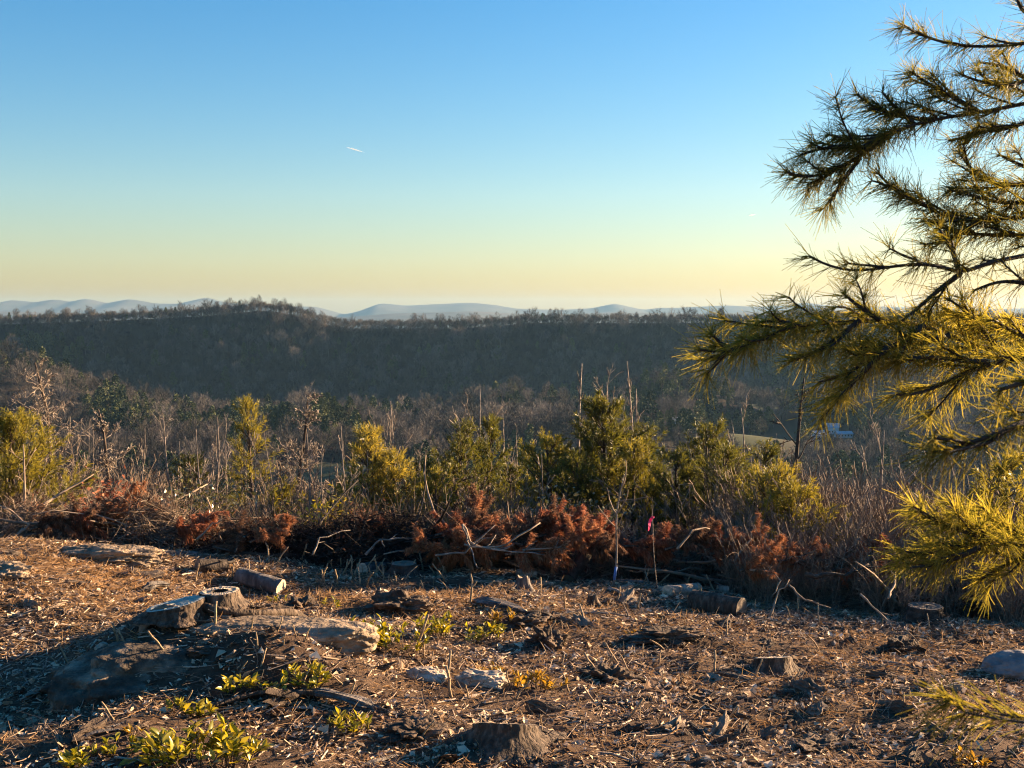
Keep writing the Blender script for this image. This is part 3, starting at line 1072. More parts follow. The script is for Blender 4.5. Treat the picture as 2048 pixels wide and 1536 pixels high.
# ------------------------------------------------------------------ young pines on the brow
def young_pine(u, vtop, Y, half_px, label, seed, mat='needle', whorls=9, per=6, needle=.075, dens=1.0, bare=.12, open_=1.0, name='young_pine', z_drop=0):
    r = np.random.default_rng(seed)
    p = stand(u, Y)
    H = at(u, vtop, Y)[2] - p[2]
    W = half_px * 1.22 / FPX * Y
    per += 1
    root = thing(name, p, label, 'tree', 'young pines on the brow of the hill')
    mb = MB()
    pts, _ = path([0, 0, -.15], [r.normal(0, .03), r.normal(0, .03), 1], H + .1, 10, r, .025, .12)
    mb.tube(pts, (.018 + .011 * H) * np.linspace(1.1, .2, 11), 7, rough=.15, seed=seed)
    obj('trunk', mb, 'bark', root)
    wood, ned = MB(), MB()
    SP_, SD_, SL_ = [], [], []                    # needle bearing shoots

    def shoot(q, d, L, fr):
        SP_.append(q); SD_.append(unit(d)); SL_.append(L)

    for w in range(whorls):
        t = bare + (1 - bare) * (w + r.uniform(-.14, .14)) / whorls
        t = min(max(t, .05), .97)
        k = min(int(t * 10), 9)
        q0 = pts[k] + (pts[k + 1] - pts[k]) * (t * 10 - k)
        prof = (1 - t) ** .85 * (.85 + .4 * min(1, t / .25))
        for j in range(per):
            az = r.uniform(0, 6.28)
            L = W * prof * r.uniform(.5, 1.3) + .08
            el = .18 + .75 * t + r.normal(0, .12)
            d = np.array([math.cos(az) * math.cos(el), math.sin(az) * math.cos(el), math.sin(el)])
            bp, bd = path(q0, d, L, 5, r, .10, .07)
            wood.tube(bp, (.004 + .010 * L) * np.linspace(1, .35, 6), 4, tint=.5, cap=False)
            shoot(bp[-2], bd, .16, 1)
            ns = int(2 + 6.5 * L * open_)
            for s in range(ns):
                tt = r.uniform(.25, 1)
                kk = min(int(tt * 5), 4)
                q = bp[kk] + (bp[kk + 1] - bp[kk]) * (tt * 5 - kk)
                tan = unit(bp[kk + 1] - bp[kk])
                side = unit(np.cross(tan, r.normal(size=3)))
                dd = unit(tan * .8 + side * .7 + [0, 0, .55])
                LL = r.uniform(.10, .30) * (.6 + .6 * min(L, 1))
                wood.tube([q, q + dd * LL * .5, q + dd * LL], [.004, .003, .002], 3, tint=.5, cap=False)
                shoot(q, dd, LL, 1)
    shoot(pts[-2], unit(pts[-1] - pts[-2]), H * .1 + .05, 1)
    SP_, SD_, SL_ = np.array(SP_), np.array(SD_), np.array(SL_)
    cnt = np.maximum(10, (SL_ * 170 * dens)).astype(int)
    k = np.repeat(np.arange(len(SP_)), cnt)
    n = len(k)
    s = r.uniform(.0, 1.0, n) ** .7
    P = SP_[k] + SD_[k] * (SL_[k] * s)[:, None]
    side = np.cross(SD_[k], r.normal(size=(n, 3)))
    side /= np.linalg.norm(side, axis=1)[:, None]
    D = SD_[k] * r.uniform(.5, 1.3, (n, 1)) + side * .62
    ned.blades(P, D, needle * r.uniform(.7, 1.2, n), .0068, bend=np.array([0, 0, -.012]) * np.ones((n, 1)), tint=np.clip(r.normal(.5, .25, n) + .15 * (P[:, 2] / max(H, .1) - .4), 0, 1), seed=seed)
    obj('branches', wood, 'bark', root)
    obj('crown', ned, mat, root, smooth=False)
    return root


young_pine(22, 838, 15, 110, 'dense yellow green pine cut by the left edge of the view', 401, 'needle_bright', 10, 8, dens=1.1)
young_pine(-60, 860, 15.5, 100, 'darker pine mostly beyond the left edge of the view', 402, 'needle', 9, 7)
young_pine(498, 795, 17, 54, 'tall slender open pine standing alone left of centre', 403, 'needle_bright', 13, 5, dens=.7, open_=.7)
young_pine(735, 862, 15.5, 62, 'yellow drooping young pine with a leaning tip', 404, 'needle_yellow', 11, 6, needle=.09, dens=.8)
young_pine(785, 905, 15.5, 55, 'yellow young pine tucked right of the drooping one', 405, 'needle_yellow', 7, 6, needle=.09)
young_pine(905, 855, 16.5, 100, 'olive green pine with an open pointed top at centre', 406, 'needle', 11, 6, dens=.8)
young_pine(968, 835, 17.5, 55, 'narrow dark spruce shaped pine with a bare dark stem', 407, 'needle', 10, 7, bare=.3)
young_pine(1110, 870, 16, 100, 'bright young pine with upright leader left of the bushy pine', 408, 'needle_bright', 9, 6)
young_pine(1222, 800, 16, 135, 'largest bushy dark green pine right of centre', 409, 'needle', 12, 9, dens=1.2, needle=.085)
young_pine(1300, 845, 16.5, 85, 'dark pine merged with the right side of the bushy pine', 410, 'needle', 10, 7)
young_pine(1405, 848, 15.5, 125, 'pine with several upright shoots right of the bushy pine', 411, 'needle', 10, 7)
young_pine(1460, 892, 14.5, 105, 'round crowned dark pine with a visible stem above the dead brush', 412, 'needle', 8, 7)
young_pine(1545, 945, 13.2, 120, 'low rounded olive pine at the right end of the row', 413, 'needle_bright', 8, 8, dens=.9)
young_pine(840, 930, 17, 75, 'low dark pine filling the gap between the yellow and olive pines', 414, 'needle', 7, 7)
young_pine(1030, 930, 17, 70, 'low dark pine filling the gap left of the bright upright pine', 415, 'needle', 7, 6)
young_pine(560, 975, 16, 60, 'low green pine sprig beside the slender pine', 416, 'needle_bright', 6, 6)
young_pine(1990, 905, 12, 120, 'yellow green pine in the thicket at the right edge', 417, 'needle_bright', 8, 7)
young_pine(1150, 915, 15.2, 80, 'dark green pine in front of the left side of the bushy pine', 419, 'needle', 8, 7)
young_pine(1270, 880, 15.4, 80, 'light green pine at the foot of the bushy pine', 420, 'needle_bright', 9, 7)
young_pine(1350, 900, 15.0, 75, 'dark green pine between the bushy pine and the many tipped pine', 421, 'needle', 8, 7)
young_pine(1500, 880, 16.0, 70, 'narrow olive pine behind the low round pine', 422, 'needle', 9, 6)
young_pine(1610, 975, 12.6, 85, 'small olive pine right of the low round pine', 423, 'needle_bright', 6, 7)
young_pine(870, 940, 15.5, 60, 'short sunlit pine left of the olive pine foot', 424, 'needle_bright', 7, 6)
young_pine(1065, 915, 16.2, 55, 'short pine with a thin tip left of the bright upright pine', 425, 'needle_bright', 8, 6)
young_pine(690, 960, 16.5, 50, 'short dark pine left of the yellow pine', 426, 'needle', 6, 6)
young_pine(385, 905, 17, 50, 'small olive pine behind the glossy leaved shrub', 418, 'needle', 7, 5)


# ------------------------------------------------------------------ thicket of bare brush on the brow
def shrub_mesh(seed, H=1.2, n=16, mat='twig'):
    r = np.random.default_rng(seed)
    mb = MB()
    for i in range(n):
        a = r.uniform(0, 6.28)
        grow(mb, [r.normal(0, .12), r.normal(0, .12), -.05], [math.cos(a) * .45, math.sin(a) * .45, 1], H * r.uniform(.5, 1.1), .0065, 1, r, .16, (0, 4, 3), .6, .45, .05, (3, 3, 3, 3), .3, .3)
    return mb.mesh('bare_shrub', mat, False)


shrubs = proto([shrub_mesh(500 + i) for i in range(5)], 'bare_shrub_kinds')


def thicket():
    r = np.random.default_rng(13)
    P = []
    for i in range(760):                         # right hand bank
        u, Y = r.uniform(1480, 2350), r.uniform(9.6, 18)
        x = (u - 1024) / FPX * Y
        ye = BROW - .40 * min(max(x, 0), 5)
        if Y > ye + .5 + r.uniform(0, .7):
            P.append((x, Y, Y - ye))
    for i in range(300):                         # whole brow behind the brush heaps
        u, Y = r.uniform(-250, 1600), r.uniform(13.2, 19)
        P.append(((u - 1024) / FPX * Y, Y, Y - 11))
    P = np.array(P)
    n = len(P)
    z = terrain(P[:, 0], P[:, 1])
    room = np.where(P[:, 0] > 1.9, .20 + .10 * P[:, 2], .02 + .06 * P[:, 2]) - z
    sc = np.clip(room / 1.35, .25, 1.25) * r.uniform(.55, 1.05, n)
    P = P[:, :2]
    scatter('thicket', np.column_stack([P, z]), r.uniform(0, 6.28, n), sc, shrubs, 'dense thicket of bare brown stems along the brow and right bank', 'thicket')


thicket()


# ------------------------------------------------------------------ glossy leaved evergreen shrubs behind the brush
LEAF_T = np.array([(0, 0, 0), (-.32, .45, .06), (0, .5, 0), (.32, .45, .06), (0, 1, -.08)])
LEAF_F = np.array([(0, 2, 1), (0, 3, 2), (1, 2, 4), (2, 3, 4)])


def glossy_shrub(u, v, Y, w, hgt, label, seed, n=420, mat='leaf_glossy', leaf=.06):
    r = np.random.default_rng(seed)
    p = stand(u, Y)
    top = at(u, v, Y)[2] - p[2]
    root = thing('evergreen_shrub', p, label, 'shrub', 'evergreen shrubs behind the brush')
    mb = MB()
    tips = []
    for i in range(14):
        a = r.uniform(0, 6.28)
        pts, d = path([0, 0, -.05], [math.cos(a) * .5 * w / max(top, .3), math.sin(a) * .5 * w / max(top, .3), 1], top * r.uniform(.7, 1.05), 5, r, .16, .03)
        mb.tube(pts, np.linspace(.011, .003, 6), 4, cap=False)
        tips += [pts[k] + (pts[min(k + 1, 5)] - pts[k]) * r.uniform() for k in (2, 3, 3, 4, 4, 5, 5)]
    obj('stems', mb, 'bark', root)
    tips = np.array(tips)
    k = r.integers(0, len(tips), n)
    P = tips[k] + r.normal(0, .10, (n, 3))
    m = rand_rot(n, r, .7) * (leaf * r.uniform(.7, 1.3, n))[:, None, None]
    lb = MB()
    lb.stamp(LEAF_T, LEAF_F, P, m, r.uniform(0, 1, n))
    obj('leaves', lb, mat, root, False)


glossy_shrub(405, 945, 13.5, .8, 1, 'glossy leaved evergreen shrub catching the sun left of the slender pine', 521)
glossy_shrub(330, 990, 13.2, .8, 1, 'low glossy evergreen shrub between red leaves and slender pine', 522)
glossy_shrub(1110, 985, 13.5, .7, 1, 'glossy leaved shrub below the bright upright pine', 523)
glossy_shrub(1190, 1000, 13.3, .6, 1, 'low glossy shrub at the foot of the bushy pine', 524)
glossy_shrub(640, 985, 14, .6, 1, 'pale leaved low shrub below the yellow pine', 525, mat='leaf')
glossy_shrub(215, 960, 13.5, .5, 1, 'shrub with hanging rust red leaves at left', 526, 320, 'needle_dead', .07)


# ------------------------------------------------------------------ brush heaps, dead boughs, leaning logs
def brush_heap(u, v, Y, w, d, hgt, label, seed, n, mat='twig_shaded', big=10):
    r = np.random.default_rng(seed)
    c = stand(u, Y)
    mb = MB()
    x, y = r.normal(0, .42, n) * w, r.normal(0, .4, n) * d
    env = np.exp(-((x / w) ** 2 + (y / d) ** 2) * .9) * np.clip(1 + .8 * noise2(x / .28, y / .3, seed), .25, 1.7)
    z = hgt * env * r.uniform(0, 1, n) ** .6
    P = np.stack([c[0] + x, c[1] + y, terrain(c[0] + x, c[1] + y) + z], -1)
    D = np.stack([r.normal(0, 1, n), r.normal(0, .7, n), r.normal(.25, .6, n)], -1)
    L = r.uniform(.12, .6, n)
    D_ = D / np.linalg.norm(D, axis=1)[:, None]
    mb.rods(P - D_ * (L / 2)[:, None], D, L, r.uniform(.0022, .0065, n), r.normal(0, .09, (n, 3)), 3, r.uniform(0, 1, n))
    for i in range(big):
        q = np.array([c[0] + r.normal(0, .4) * w, c[1] + r.normal(0, .3) * d, 0])
        q[2] = hz(q[0], q[1]) + hgt * r.uniform(.1, .7)
        pts, _ = path(q, [r.normal(), r.normal() * .5, r.normal() * .2], r.uniform(.6, 1.6), 6, r, .15)
        mb.tube(pts, np.linspace(.020, .006, 7) * r.uniform(.6, 1.4), 5, tint=r.uniform(.2, 1))
    k = n * 2
    i = r.integers(0, n, k)
    LP = P[i] + r.normal(0, .07, (k, 3))
    LP = LP[fbm2(LP[:, 0] / .35, LP[:, 2] / .3 + LP[:, 1] / .4, 2, seed) > .1]
    k = len(LP)
    mb.blades(LP, r.normal(0, 1, (k, 3)) - [0, 0, .4], r.uniform(.03, .075, k), r.uniform(.008, .022, k), r.normal(0, .012, (k, 3)), r.uniform(0, 1, k), mi=1, seed=seed)
    o = obj('brush_heap', mb, [mat, 'leaf_dead'], origin=c)
    return tag(o, label, 'brush', 'heaps of cut brush along the brow', kind='stuff')


brush_heap(120, 1060, 12.8, 1.2, .5, 0.42, 'tangled heap of twigs and rust leaves at far left', 541, 1500, 'twig', 18)
brush_heap(330, 1060, 12.5, 1.0, .5, 0.36, 'dark twig heap behind the slab of weathered rock', 542, 1500, 'twig', 14)
brush_heap(560, 1080, 12.3, .9, .5, 0.32, 'shade-blackened brush heap behind the cut log', 543, 1700, 'twig_shaded', 14)
brush_heap(760, 1060, 12.4, 1.0, .6, 0.43, 'tall shade-blackened brush heap left of the red dead boughs', 544, 2800, 'twig_shaded', 18)
brush_heap(1000, 1060, 12.4, 1.1, .6, 0.36, 'brush heap under the red dead boughs', 545, 1700, 'twig', 16)
brush_heap(1260, 1070, 12.5, 1.2, .4, 0.36, 'tangle of branches around the pink ribbon', 546, 2000, 'twig', 22)
brush_heap(1480, 1110, 12.5, 1.1, .35, 0.27, 'tangle of branches behind the sawn log end', 547, 1700, 'twig', 18)
brush_heap(1640, 1160, 12.0, 1.0, .35, 0.26, 'low brush pile of curved pale stems at right', 548, 1800, 'twig', 22)
brush_heap(1850, 1180, 11.2, .9, .35, 0.26, 'brushy bank under the yellow pine bough at right', 549, 1600, 'twig', 14)


def dead_bough(u, v, Y, L, az, el, label, seed, dens=1.0, droop=.02):
    """a cut conifer bough with drying red brown needles"""
    r = np.random.default_rng(seed)
    p = at(u, v, Y)
    p[2] = min(max(p[2], hz(p[0], p[1]) + .05), hz(p[0], p[1]) + .36)
    root = thing('dead_bough', p, label, 'bough', 'red brown dead conifer boughs on the brush heaps')
    mb = MB()
    d = np.array([math.cos(az) * math.cos(el), math.sin(az) * math.cos(el), math.sin(el)])
    pts, _ = path([0, 0, 0], d, L, 7, r, .12, 0)
    mb.tube(pts, np.linspace(.016, .005, 8), 5)
    Q, QD, QL = [], [], []
    for i in range(int(48 * L)):
        t = r.uniform(.12, 1)
        k = min(int(t * 7), 6)
        q = pts[k] + (pts[k + 1] - pts[k]) * (t * 7 - k)
        tan = unit(pts[k + 1] - pts[k])
        side = unit(np.cross(tan, r.normal(size=3)))
        dd = unit(tan * .6 + side * .8 + [0, 0, .15])
        LL = r.uniform(.07, .26)
        sp, sd = path(q, dd, LL, 3, r, .2, -.10)
        mb.tube(sp, [.004, .003, .0025, .002], 3, cap=False)
        for a in range(3):
            Q.append(sp[a]); QD.append(unit(sp[a + 1] - sp[a])); QL.append(LL / 3)
    obj('branch', mb, 'bark', root)
    Q, QD, QL = np.array(Q), np.array(QD), np.array(QL)
    k = r.integers(0, len(Q), int(13000 * dens * L))
    n = len(k)
    P = Q[k] + QD[k] * (QL[k] * r.uniform(0, 1, n))[:, None] + r.normal(0, .006, (n, 3))
    side = np.cross(QD[k], r.normal(size=(n, 3)))
    side /= np.linalg.norm(side, axis=1)[:, None]
    D = QD[k] * .8 + side * .7 + [0, 0, -.25]
    nb = MB()
    nb.blades(P, D, r.uniform(.03, .065, n), .0055, np.array([0, 0, -droop]) * np.ones((n, 1)), r.uniform(0, 1, n), seed=seed)
    obj('needles', nb, ('needle_dead', 'needle_brown', 'needle_rust')[seed % 3], root, False)


for (u, v, Y, L, az, el, lab) in [
    (60, 1060, 12.0, .60, .5, .25, 'deep red bough at the far left end of the tangled heap'),
    (330, 1065, 11.9, .50, .6, .25, 'deep red bough behind the weathered rock slab'),
    (500, 1085, 11.7, .45, .3, .30, 'rust red bough right of the lone clump behind the cut log'),
    (1420, 1085, 11.7, .55, .5, .25, 'dull red bough at the foot of the round crowned pine'),
    (1550, 1115, 11.4, .55, .3, .25, 'red bough over the left end of the low brush pile'),
    (1620, 1130, 11.2, .50, 2.6, .20, 'red bough sunk in the low brush pile at right'),
    (1720, 1125, 11.0, .55, .4, .25, 'red bough in the bank behind the yellow pine bough'),
    (870, 1056, 11.8, .55, .3, .22, 'dull red bough filling the far left of the main heap'),
    (985, 1056, 11.9, .60, 2.6, .25, 'dull red bough leaning left in the middle of the main heap'),
    (1045, 1091, 11.6, .55, 2.8, .15, 'red bough folded back at the right foot of the main heap'),
    (1120, 1071, 11.8, .55, .4, .22, 'red bough filling the far right of the main heap'),
    (1160, 1096, 11.6, .45, .2, .15, 'small red bough at the foot of the leaning dark log'),
    (930, 1081, 11.7, .55, 1.6, .25, 'red bough pointing away at the middle left of the main heap'),
    (905, 1055, 12.1, 0.46, .9, 0.24, 'short rust red bough on the upper left of the main heap'),
    (960, 1079, 11.8, 0.55, .4, 0.12, 'broad red bough filling the left middle of the main heap'),
    (1035, 1065, 12.0, 0.51, .5, 0.24, 'rust red bough on the upper right of the main heap'),
    (1090, 1055, 12.1, 0.46, .8, 0.24, 'short red bough at the right end of the main heap top'),
    (890, 1109, 11.6, 0.55, .2, 0.06, 'dark red bough low at the left foot of the main heap'),
    (1010, 1109, 11.5, 0.55, .1, 0.06, 'dark red bough low at the middle foot of the main heap'),
    (1290, 1070, 12.0, 0.46, .3, 0.18, 'red bough just below the pink ribbon'),
    (880, 1089, 11.9, 0.60, .5, 0.21, 'rust red bough lying left in the main heap of dead boughs'),
    (930, 1072, 12.1, 0.60, 1.2, 0.24, 'rust red bough standing up highest in the main heap'),
    (990, 1078, 12.2, 0.60, 1.9, 0.24, 'rust red bough with curled tip at the top of the main heap'),
    (1020, 1084, 11.8, 0.60, .2, 0.18, 'rust red bough in the middle of the main heap of dead boughs'),
    (1070, 1074, 11.9, 0.60, .1, 0.21, 'rust red bough spreading right in the main heap'),
    (950, 1109, 11.6, 0.60, 3.0, 0.06, 'dark red bough hanging low at the front of the main heap'),
    (1075, 1109, 11.6, 0.55, .3, 0.06, 'red bough hanging low at the right front of the main heap'),
    (1190, 1078, 12.2, 0.55, 1.4, 0.24, 'rust red bough upright behind the leaning dark log'),
    (1240, 1089, 11.8, 0.55, .2, 0.18, 'rust red bough beside the blue painted stem'),
    (1330, 1072, 11.6, 0.55, .6, 0.24, 'rust red bough right of the pink ribbon'),
    (1395, 1068, 11.7, 0.60, .3, 0.24, 'dull red bough under the round crowned pine'),
    (470, 1105, 11.6, 0.51, 1.2, 0.24, 'rust red bough clump alone behind the cut log'),
    (130, 1068, 12.1, 0.60, .4, 0.24, 'deep red bough in the tangled heap at far left'),
    (195, 1043, 12.2, 0.60, 1.0, 0.24, 'deep red bough right of the far left heap'),
    (1580, 1087, 11.2, 0.60, .1, 0.18, 'dull red bough over the low brush pile at right'),
    (1660, 1092, 11.1, 0.55, .3, 0.21, 'red bough just left of the yellow pine bough'),
    (1480, 1142, 10.8, 0.46, .2, 0.12, 'small red bough behind the sawn log end'),
    (650, 1068, 12.2, 0.46, .2, 0.18, 'dull red bough on the black brush heap'),
]:
    dead_bough(u, v, Y, L, az, el, lab, int(u * 3 + v))


def fallen_branch(pts_uv, rad, label, seed, mat='bark_grey', forks=2, lift=.0, group='loose branches lying along the clearing'):
    """pts_uv: (u, v, Y or None for lying on the ground)"""
    r = np.random.default_rng(seed)
    P = []
    for q in pts_uv:
        if len(q) == 3 and q[2]:
            w = at(q[0], q[1], q[2])
            w[2] = min(max(w[2], hz(w[0], w[1]) + rad), hz(w[0], w[1]) + .62)
            P.append(w)
        else:
            g = G(q[0], q[1]) + [0, 0, rad * .7 + lift]
            P.append(g)
    P = np.array(P)
    t = np.linspace(0, 1, len(P))
    tt = np.linspace(0, 1, max(8, len(P) * 3))
    S = np.stack([np.interp(tt, t, P[:, k]) for k in range(3)], -1)
    S += r.normal(0, rad * .5, S.shape)
    c = S[0].copy()
    root = thing('fallen_branch', c, label, 'branch', group)
    mb = MB()
    mb.tube(S - c, rad * np.linspace(1, .4, len(S)), 6, rough=.25, seed=seed)
    obj('limb', mb, mat, root)
    for i in range(forks):
        k = int(r.uniform(.3, .9) * (len(S) - 1))
        tan = unit(S[min(k + 1, len(S) - 1)] - S[k])
        b = MB()
        d = tan + r.normal(0, .6, 3) + [0, 0, .35]
        L = min(.4, np.linalg.norm(S[-1] - S[0]) * r.uniform(.15, .35))
        pp, _ = path(S[k] - c, d, L, 5, r, .2)
        b.tube(pp, rad * np.linspace(.55, .2, 6), 5)
        obj('twig', b, mat, root)


for i, (pts, rad, lab, mat) in enumerate([
    ([(925, 1050, 11.5), (945, 1090, 11.4), (1000, 1095, 11.4), (1080, 1045, 11.6)], .016, 'curved pale branch crossing the main red boughs', 'twig_pale'),
    ([(925, 1050, 11.4), (935, 1080, 11.4), (955, 1135, 11.1)], .011, 'forked grey branch leaning down the front of the red boughs', 'bark_grey'),
    ([(930, 1090, 11.4), (1000, 1100, 11.3), (1090, 1108, 11.4)], .012, 'thin grey branch under the red boughs', 'bark_grey'),
    ([(870, 1110, 11.3), (930, 1105, 11.4), (990, 1050, 11.5)], .012, 'thin branch rising through the left of the red boughs', 'bark_grey'),
    ([(1045, 1100, 11.4), (1130, 1095, 11.4), (1140, 1100, 11.4)], .009, 'short pale twig right of the red boughs', 'twig_pale'),
    ([(730, 1110, 11.5), (760, 1080, 11.6), (830, 1075, 11.8)], .014, 'arching grey branch in front of the black brush heap', 'bark_grey'),
    ([(625, 1110, 11.5), (640, 1075, 11.6), (700, 1060, 11.8)], .010, 'thin curved branch over the black brush heap', 'bark_grey'),
    ([(395, 1080, 11.8), (420, 1050, 11.9), (440, 1040, 11.9)], .012, 'pale hooked twig left of the lone red bough', 'twig_pale'),
    ([(20, 1090, 11.9), (60, 1050, 12.0), (0, 1010, 12.1)], .016, 'forked pale branch at the far left of the brush', 'twig_pale'),
    ([(1355, 1100, 11.3), (1385, 1060, 11.4), (1420, 1030, 11.6)], .012, 'pale stick leaning right of the pink ribbon', 'twig_pale'),
    ([(1470, 1120, 11.5), (1500, 1080, 11.6), (1510, 1060, 11.8)], .011, 'bent pale stick behind the sawn log end', 'twig_pale'),
    ([(1500, 1140, 10.8), (1545, 1145, 10.8), (1560, 1165, 10.6), (1545, 1190, 10.5)], .014, 'curled pale stem at the left of the low brush pile', 'twig_pale'),
    ([(1540, 1240, 10.0), (1555, 1190, 10.1), (1580, 1160, 10.2)], .011, 'upright curved pale stem in the low brush pile', 'twig_pale'),
    ([(1580, 1170, 10.3), (1610, 1200, 10.1), (1660, 1215, 10.1)], .010, 'pale bent stem lying across the low brush pile', 'twig_pale'),
    ([(1610, 1150, 10.5), (1690, 1150, 10.5), (1740, 1130, 10.6)], .022, 'dark curved branch along the top of the low brush pile', 'bark_dark'),
    ([(1520, 1135, 11.1), (1570, 1120, 11.1), (1630, 1100, 11.3)], .012, 'straight dark stick slanting above the low brush pile', 'bark_dark'),
    ([(1720, 1190, 10.1), (1770, 1235, 9.8), (1790, 1260, 9.5)], .010, 'thin pale stick leaning at the right end of the brush pile', 'twig_pale'),
    ([(1775, 1195, 9.8), (1790, 1170, 10.0), (1790, 1145, 10.1)], .011, 'hooked white twig under the yellow pine bough', 'twig_pale'),
    ([(1215, 1180), (1290, 1205), (1275, 1198)], .015, 'grey branch lying on the ground right of the leaning log', 'bark_grey'),
    ([(1100, 1228), (1180, 1226), (1260, 1236), (1290, 1232)], .011, 'long thin stick lying flat behind the small stub stump', 'bark_grey'),
    ([(955, 1440), (1020, 1465), (1090, 1490), (1110, 1498)], .011, 'stick leaning past the dark sawn stump in front', 'bark'),
    ([(985, 1470), (1030, 1492), (1060, 1508)], .008, 'thin stick lying below the dark sawn stump in front', 'bark'),
    ([(700, 1180), (740, 1200), (750, 1208)], .010, 'short broken stick left of the dark root clump', 'twig_pale'),
    ([(1120, 1490), (1250, 1520), (1300, 1530)], .008, 'long thin stick at the bottom centre of the ground', 'bark_grey'),
    ([(1230, 1170), (1245, 1150), (1252, 1140)], .008, 'small upright pale twig in front of the leaning log', 'twig_pale'),
    ([(1280, 1150), (1300, 1165), (1310, 1190)], .013, 'pale crooked branch end at the foot of the tangle', 'twig_pale'),
    ([(1350, 1165), (1390, 1185), (1400, 1200)], .010, 'pale twig in front of the sawn log', 'twig_pale'),
    ([(25, 1320), (100, 1300), (130, 1285)], .009, 'thin grey stick in the shade left of the big boulder', 'bark_grey'),
    ([(20, 1390), (80, 1350), (110, 1335)], .009, 'thin root lying in the shade at the left edge', 'bark_grey'),
    ([(25, 1235), (90, 1218), (130, 1212)], .014, 'pale stick on the dry grass at left', 'twig_pale'),
]):
    fallen_branch(pts, rad, lab, 700 + i, mat, forks=int(1 + i % 3))


# survey ribbon and painted stem
def ribbon_stem():
    p = at(1228, 1075, 11.1)
    g = hz(p[0], p[1])
    root = thing('forked_sapling', (p[0], p[1], g), 'thin pale forked sapling with blue paint at its foot, left of the ribbon', 'sapling')
    r = np.random.default_rng(88)
    mb = MB()
    top = at(1245, 950, 11.1) - [p[0], p[1], g]
    base = np.array([-.02, 0, -.05])
    S = np.array([base + (top - base) * t + [.02 * math.sin(t * 7), 0, 0] for t in np.linspace(0, 1, 10)])
    mb.tube(S, np.linspace(.012, .006, 10), 6)
    obj('stem', mb, 'bark_grey', root)
    for k, d in ((6, (.45, 0, .6)), (6, (-.4, .1, .5)), (8, (.4, -.1, .7)), (7, (.6, .1, .2)), (5, (-.5, 0, .3))):
        b = MB()
        pp, _ = path(S[k], d, .28, 5, r, .22, .12)
        b.tube(pp, np.linspace(.007, .003, 6), 5)
        obj('twig', b, 'twig_pale', root)
    b = MB()
    b.tube(S[1:3], [.0135, .0125], 8)
    obj('paint_band', b, 'blue_paint', root)
    q = at(1305, 1035, 11.0)
    root = thing('survey_ribbon', (q[0], q[1], q[2]), 'bright pink survey ribbon hanging on a twig above the brush', 'ribbon')
    t = np.linspace(0, 1, 9)
    mb = MB()
    L = .125
    a = np.stack([-.045 * t - .008 * np.sin(t * 5), .01 * np.sin(t * 6), -L * t], -1)
    w = np.stack([.016 * np.cos(t * 1.2), .016 * np.sin(t * 1.2), 0 * t], -1)
    V = np.concatenate([a - w, a + w])
    F = np.array([(i, i + 1, 9 + i + 1, 9 + i) for i in range(8)])
    off = np.array([0, .002, 0])
    V2 = np.concatenate([V, V + off])
    mb.add(V2, np.concatenate([F, F[:, ::-1] + 18]))
    obj('tape', mb, 'pink', root)
    mb = MB()
    mb.tube([(-.012, -.01, 0), (0, .012, .012), (.014, 0, .004), (0, -.012, -.006), (-.012, -.004, .004)], .006, 6)
    obj('knot', mb, 'pink', root)
    mb = MB()
    zt = hz(q[0], q[1] + .1) - q[2]
    mb.tube([(.06, .1, zt), (.02, .05, zt * .5), (0, 0, 0), (-.01, -.02, .12)], [.005, .004, .003, .002], 5)
    t_ = tag(obj('ribbon_twig', mb, 'bark_grey', origin=None), 'thin bare twig that carries the pink ribbon', 'twig')
    t_.location = q


ribbon_stem()


